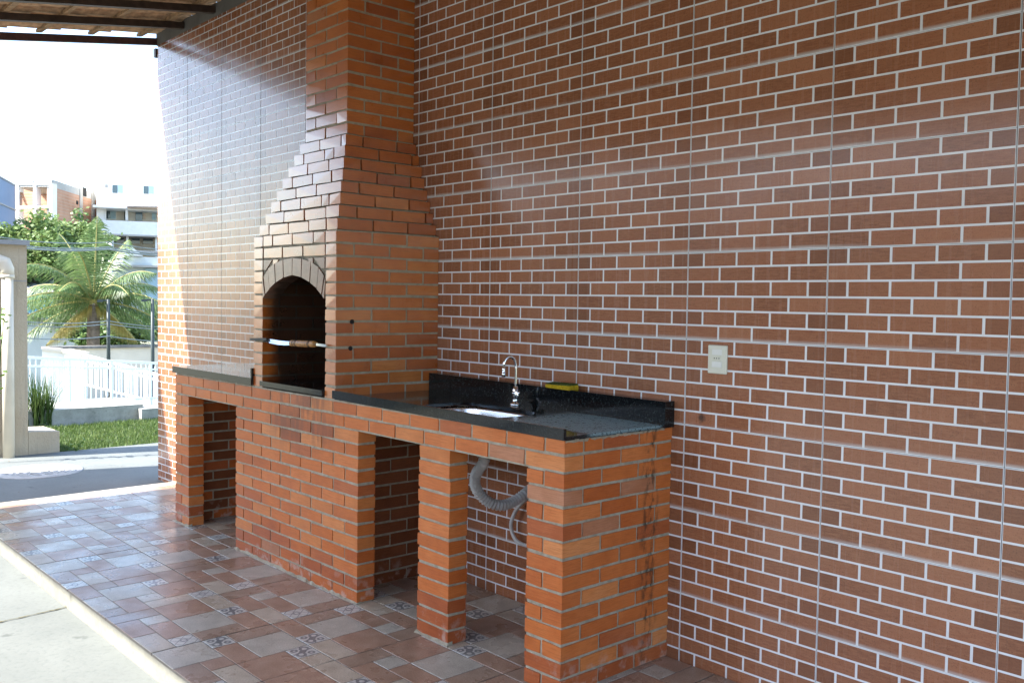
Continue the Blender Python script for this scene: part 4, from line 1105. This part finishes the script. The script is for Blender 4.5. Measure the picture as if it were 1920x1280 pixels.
# ---------------------------------------------------------------- broad-leaved trees
def tree(label, base, blobs, mat, leaf, n, seed):
    r = random.Random(seed); e = empty('leafy_tree', base, label, 'tree')
    top_ = Vector(blobs[0][0]); fork = base.lerp(top_, .55)
    MB().tube(smooth_path([base + Vector((0,0,-.3)), base.lerp(fork, .5) + Vector((.1,.15,0)), fork], 5), [.28]*3+[.24]*5+[.2]*3, 10).build('trunk', M['bark'], e)
    for c, rd in blobs:
        MB().tube(smooth_path([fork, fork.lerp(Vector(c), .5) + Vector((0,0,-.2)), Vector(c)], 5), [.14-.01*i for i in range(11)], 8).build('limb', M['bark'], e)
    cr = MB(); tot = sum(b[1]**2 for b in blobs)
    for c, rd in blobs:
        c = Vector(c); sub = [c + Vector((r.gauss(0,1), r.gauss(0,1), r.gauss(0,.75)))*rd*.52 for _ in range(16)]
        for s_ in sub:
            for _ in range(int(n*rd**2/tot/16)):
                v = Vector((r.gauss(0,1), r.gauss(0,1), r.gauss(0,.7)))*rd*.20; p = s_ + v
                a = Vector((r.uniform(-1,1), r.uniform(-1,1), r.uniform(-.7,.5))).normalized(); b = a.cross(Vector((r.uniform(-1,1), r.uniform(-1,1), r.uniform(.2,1)))).normalized()
                L = leaf*r.uniform(.6, 1.3); cr.add([p, p + a*L*.5 + b*L*.33, p + a*L, p + a*L*.5 - b*L*.33], [(0, 1, 2, 3)])
    cr.build('crown', mat, e)
M['leafa'] = leaf_mat('tree_leaf_light', (.08, .14, .035), (.14, .215, .06), (.25, .31, .12), .3)
M['leafb'] = leaf_mat('tree_leaf_deep', (.05, .105, .03), (.095, .165, .05), (.18, .25, .09), .3)
def P3(u, v, d): return tuple(far(u, v, d))
b = far(75, 500, 50); tree('spreading light green tree in front of the unfinished brick building', Vector((b.x, b.y, -3.3)),
   [(P3(75, 466, 50), 1.5), (P3(42, 468, 50), 1.25), (P3(108, 462, 50.5), 1.3), (P3(140, 446, 51), 1.0), (P3(16, 458, 49.5), 1.0), (P3(78, 436, 50.5), .85), (P3(60, 482, 49), 1.5), (P3(160, 432, 51), .6)], M['leafa'], .22, 13000, 21)
b = far(160, 520, 54); tree('deeper green tree crowding against the white building', Vector((b.x, b.y, -3.4)),
   [(P3(150, 462, 54), 1.2), (P3(168, 448, 54.5), .8), (P3(130, 460, 53), 1.7), (P3(100, 480, 52), 1.6), (P3(75, 500, 51), 1.4)], M['leafb'], .22, 9000, 22)
b = far(215, 640, 36.5); tree('dark bushy tree filling the space under the palm crown', Vector((b.x, b.y, -3.0)),
   [(P3(225, 622, 36.5), 1.1), (P3(190, 632, 36), 1.0), (P3(258, 610, 37), 1.0), (P3(150, 612, 36.5), .9)], M['leafb'], .16, 7000, 23)

# ---------------------------------------------------------------- houses up the hill
def hbox(u0, u1, v0, v1, d0, d1=None):       # upright rectangle facing the camera -> 4 points (bl, br, tr, tl)
    d1 = d1 or d0
    A, B = far(u0, v1, d0), far(u1, v1, d1); return A, B, far(u0, v0, d0).z, far(u1, v0, d1).z
class Facade:
    """a straight facade between two pixel columns at given distances; st(u) gives the position along it"""
    def __init__(s, u0, d0, u1, d1):
        s.A = far(u0, 550, d0); s.B = far(u1, 550, d1); s.A.z = s.B.z = 0; s.d = (s.B - s.A).normalized(); s.n = Vector((s.d.y, -s.d.x, 0))
        if s.n.dot(CAM - s.A) < 0: s.n = -s.n
    def pt(s, u, v, out=0.0):
        d = ray(u, v); t = (s.A + s.n*out - CAM).dot(s.n) / d.dot(s.n); return CAM + d*t
    def box(s, mb, u0, u1, v0, v1, o0, o1):   # o: distance out from the wall (o1 > o0)
        P = []
        for v in (v1, v0):
            a = s.pt(u0, v); b_ = s.pt(u1, v); P += [a + s.n*o1, b_ + s.n*o1, b_ + s.n*o0, a + s.n*o0]
        for q in (P[1], P[2]): q.z = P[0].z
        P[3].z = P[0].z
        for q in (P[5], P[6], P[7]): q.z = P[4].z
        mb.hexa([tuple(q) for q in P]); return mb
    def window(s, par, u0, u1, v0, v1, split=.5):
        f_ = s.box(MB(), u0-1, u1+1, v0-1, v1+1, -.05, .05).build('window', M['white'], par); um = u0 + (u1-u0)*split
        s.box(MB(), u0, um, v0, v1, .0, .07).build('pane', M['win'], f_); s.box(MB(), um+.4, u1, v0, v1, .0, .09).build('pane', M['win2'], f_)
# white building
wf = Facade(180, 66, 400, 66)
wb = empty('white_house', tuple(wf.pt(240, 500))[:2] + (-3.5,), 'tall white house with a balcony, two small windows and a wall air conditioner', 'house')
def wbx(nm, u0, u1, v0, v1, o0, o1, mat, par=None): return wf.box(MB(), u0, u1, v0, v1, o0, o1).build(nm, mat, par or wb)
wbx('wall', 181, 420, 319, 391, -9, 0, M['white']); wbx('wall', 181, 197, 391, 440, -9, 0, M['white'])
wbx('back_wall', 197, 420, 391, 440, -9, -1.6, M['cream'])
wbx('balcony', 179, 420, 413, 438, -1.6, .5, M['white'])
wbx('floor_slab', 179, 420, 438, 441, -9, .5, M['conc'])
wbx('pillar', 235, 240, 391, 413, -.3, .0, M['white']); wbx('pillar', 196, 199, 391, 413, -.3, 0, M['white'])
wbx('lower_wall', 206, 420, 441, 640, -9, -2.2, M['cream'])
for u in (181, 209, 237, 291): wbx('pillar', u, u+4, 441, 640, -.3, .05, M['white'])
wbx('lower_parapet', 206, 420, 468, 472, -2.2, .3, M['conc']); 
aw = wbx('awning', 176, 236, 387, 391, -.1, 1.1, M['white']); rfw = wbx('awning', 239, 420, 388, 391, -.1, 1.0, M['sand'])
for i in range(26): wf.box(MB(), 240+i*2.4, 241.6+i*2.4, 389.5, 391.5, .9, 1.1).build('roof_tile', M['roofgrey'], rfw)
wf.window(wb, 211, 230, 347, 362); wf.window(wb, 269, 288, 349, 363.5); 
wf2 = Facade(180, 67.6, 400, 67.6)
wf2.window(wb, 199, 217, 395, 410, .42); 
wf2.box(MB(), 254, 267, 395, 414, -.02, .06).build('door', M['win'], wb); wf2.box(MB(), 285, 292, 397, 412, -.02, .06).build('door', M['win2'], wb); wf2.box(MB(), 233, 235, 394, 413, 0, .1).build('door', M['post'], wb)
for u, v in ((271, 404), (271.5, 409)): wf2.box(MB(), u-1.5, u+1.5, v-1.8, v+1.8, 0, .15).build('wall_ornament', M['sand'], wb)
for u0, u1 in ((212, 233), (246, 262), (268, 287)): 
    wf2.box(MB(), u0, u1, 445, 456, -.9, -.5).build('opening', M['win'], wb)
ac = wbx('air_conditioner', 196.5, 206, 346, 354, 0, .35, M['white']); wbx('grille', 197.2, 202.5, 347, 353.2, .35, .37, M['conc'], ac)
# unfinished brick building
def hollow_mat():
    t = NT('hollow_block_wall', .9, .2); g = t.pos(); px, py, pz = t.sep(g)
    n = t.noise(g, 1.0, 5); c = t.ramp(n, [(.3, (.36, .19, .115)), (.7, (.50, .29, .19))])
    ln = t.math('LESS_THAN', t.math('FRACT', t.math('MULTIPLY', pz, 5.0)), .16)
    c = t.mix(t.math('MULTIPLY', ln, .6), c, (.42, .36, .30)); t.color(c); return t.m
M['block'] = hollow_mat()
fa = Facade(30, 63.5, 98, 62); fb = Facade(98, 62, 186, 70)
ub = empty('unfinished_building', tuple(fa.pt(98, 500))[:2] + (-3.5,), 'unfinished building of bare red blocks with open bays and concrete frame', 'building')
A, B, Cc = fa.A, fa.B, fb.B; Dd = A + Cc - B
zt = fa.pt(98, 336).z; zb = -4
def quadprism(P, z0, z1): return MB().hexa([(q.x, q.y, z0) for q in P] + [(q.x, q.y, z1) for q in P])
ins = (A + B + Cc + Dd)/4
fb.box(MB(), 99, 186, 345, 620, -.35, 0).build('block_wall', M['block'], ub)
quadprism([A.lerp(B, .02), B, Cc, Dd], zt - .45, zt).build('roof_slab', M['conc'], ub)
fa.box(MB(), 31, 63, 338, 345, -.3, .06).build('broken_parapet', M['white'], ub)
for u in (31, 63.5, 93.5): fa.box(MB(), u, u+5, 345, 620, -.4, .06).build('column', M['white'], ub)
fa.box(MB(), 30, 98, 386, 391, -.4, .05).build('floor_beam', M['white'], ub)
fa.box(MB(), 30, 98, 343, 347, -.4, .05).build('roof_beam', M['cream'], ub)
# inner back wall of the open bays and the stepped broken infill
back = Facade(30, 68, 98, 66.5); back.box(MB(), 28, 97, 349, 620, -.3, 0).build('inner_wall', M['block'], ub)
for i in range(7): fa.box(MB(), 35.5, 37 + i*1.55, 360 + i*3.9, 364 + i*3.9, -.30, -.05).build('infill_course', M['block'], ub)
for u0, u1, v0, v1 in ((155.5, 161.5, 351, 367), (143, 146, 376, 383)): fb.box(MB(), u0, u1, v0, v1, -.2, .03).build('opening', M['dark'], ub)
for u in (98.2, 149, 171.5): fb.box(MB(), u, u+5, 340, 620, -.3, .05).build('column', M['conc'], ub)
# grey-blue building on the left edge
fc = Facade(-70, 50, 30, 62)
gb = empty('blue_building', tuple(fc.pt(0, 500))[:2] + (-3.5,), 'plain grey-blue building wall beside the unfinished block', 'building')
a0, a1 = fc.pt(-70, 318), fc.pt(29.5, 341)
P = [fc.A, fc.B, fc.B - fc.n*8, fc.A - fc.n*8]; zt = fc.pt(0, 333).z
quadprism(P, -4, zt).build('wall', M['blueg'], gb); quadprism([P[0]+fc.n*.06, P[1]+fc.n*.06, P[2], P[3]], zt - 1.45, zt - 1.37).build('string_course', M['coping'], gb)
quadprism([P[0]+fc.n*.05, P[1]+fc.n*.05, P[2], P[3]], zt, zt+.08).build('coping', M['coping'], gb)
# small houses under the tree
ff = Facade(30, 48, 106, 48)
bh = empty('blue_house', tuple(ff.pt(60, 560))[:2] + (-3.5,), 'bright blue house with a white corrugated roof behind the palm', 'house')
ff.box(MB(), 20, 100, 548, 640, -5, 0).build('wall', M['bluew'], bh); ff.box(MB(), 53, 58, 562, 569, 0, .05).build('window', M['win'], bh)
a, b_ = ff.pt(20, 549), ff.pt(102, 549); up = Vector((0,0,1)); rr = MB(); k = 40
for i in range(k):
    p, q = a.lerp(b_, i/k) + ff.n*.4, a.lerp(b_, (i+1)/k) + ff.n*.4; m_ = (p+q)/2 + up*.06; sl_ = -ff.n*4.2 + up*1.05
    rr.add([p, m_, q, p+sl_, m_+sl_, q+sl_], [(0, 1, 4, 3), (1, 2, 5, 4)])
ro = rr.build('corrugated_roof', M['asb'], bh); sm_ = ro.modifiers.new('thickness', 'SOLIDIFY'); sm_.thickness = .03
fg = Facade(55, 54, 115, 54)
ph = empty('peach_house', tuple(fg.pt(85, 540))[:2] + (-3.5,), 'low peach house with a flat roof above the white corrugated roof', 'house')
fg.box(MB(), 58, 104, 494, 640, -5, 0).build('wall', M['sand'], ph); fg.box(MB(), 104, 112, 504, 640, -4, .2).build('wing', M['sand'], ph); fg.box(MB(), 56.5, 105.5, 491.5, 494.5, -5.1, .12).build('roof_slab', M['conc'], ph); fg.box(MB(), 105, 109, 493, 503, -1, .3).build('water_tank', M['conc'], ph)
fh = Facade(205, 56, 330, 56)
gh = empty('grey_house', tuple(fh.pt(250, 540))[:2] + (-3.5,), 'pale house with a low gable roof below the white house', 'house')
fh.box(MB(), 212, 330, 480, 640, -5, 0).build('wall', M['paleblue'], gh); 
a, b_, c_ = fh.pt(230, 480), fh.pt(268, 480), fh.pt(246, 462)
MB().prism([tuple(a + fh.n*.3), tuple(b_ + fh.n*.3), tuple(c_ + fh.n*.3)], tuple(-fh.n*5)).build('gable_roof', M['white'], gh)
fh.box(MB(), 206, 330, 496, 500, -5, .5).build('eave', M['conc'], gh); fh.box(MB(), 272, 300, 503, 560, 0, .08).build('shutter', M['win2'], gh)

# ---------------------------------------------------------------- overhead cables
M['cable'] = plain('cable_sheath', (.16, .19, .19), .5, .2, 3)
def cable(label, P, r, sag):
    P = [far(*q) for q in P]; out = []
    for a, b in zip(P, P[1:]):
        for k in range(12): t = k/12; out.append(a.lerp(b, t) - Vector((0,0, sag*4*t*(1-t))))
    out.append(P[-1]); tag(MB().tube(out, r, 6).build('overhead_cable', M['cable'], None, origin=out[0]), label, 'cable', 'cables strung across the view')
for (v0, v1, r, dd, lb) in ((440, 462, .014, 27, 'thin overhead cable highest of the bundle across the tree'), (451, 470, .018, 26.6, 'overhead cable above the thicker bundle before the palm'), (455, 473, .024, 26.3, 'thickest overhead cable crossing the palm crown'), (594, 603, .012, 24.8, 'low thin cable crossing the palm trunk'), (602, 606, .012, 24.6, 'thin cable just above the low house roof'), (626, 628, .014, 24.4, 'lowest cable in front of the pale low house')):
    cable(lb, [(-60, v0 - 6, dd - 3), (203, (v0+v1)/2 + 3, dd), (420, v1 + 6, dd + 3)], r, .12)
for (px, u) in ((0, 470),):
    up_ = far(470, 560, 30); pl = empty('utility_pole', (up_.x, up_.y, -3), 'concrete utility pole carrying the cables behind the tiled wall', 'pole')
    MB().tube([(up_.x, up_.y, -3.2), (up_.x, up_.y, 5)], [.16, .11], 12).build('shaft', M['conc'], pl)
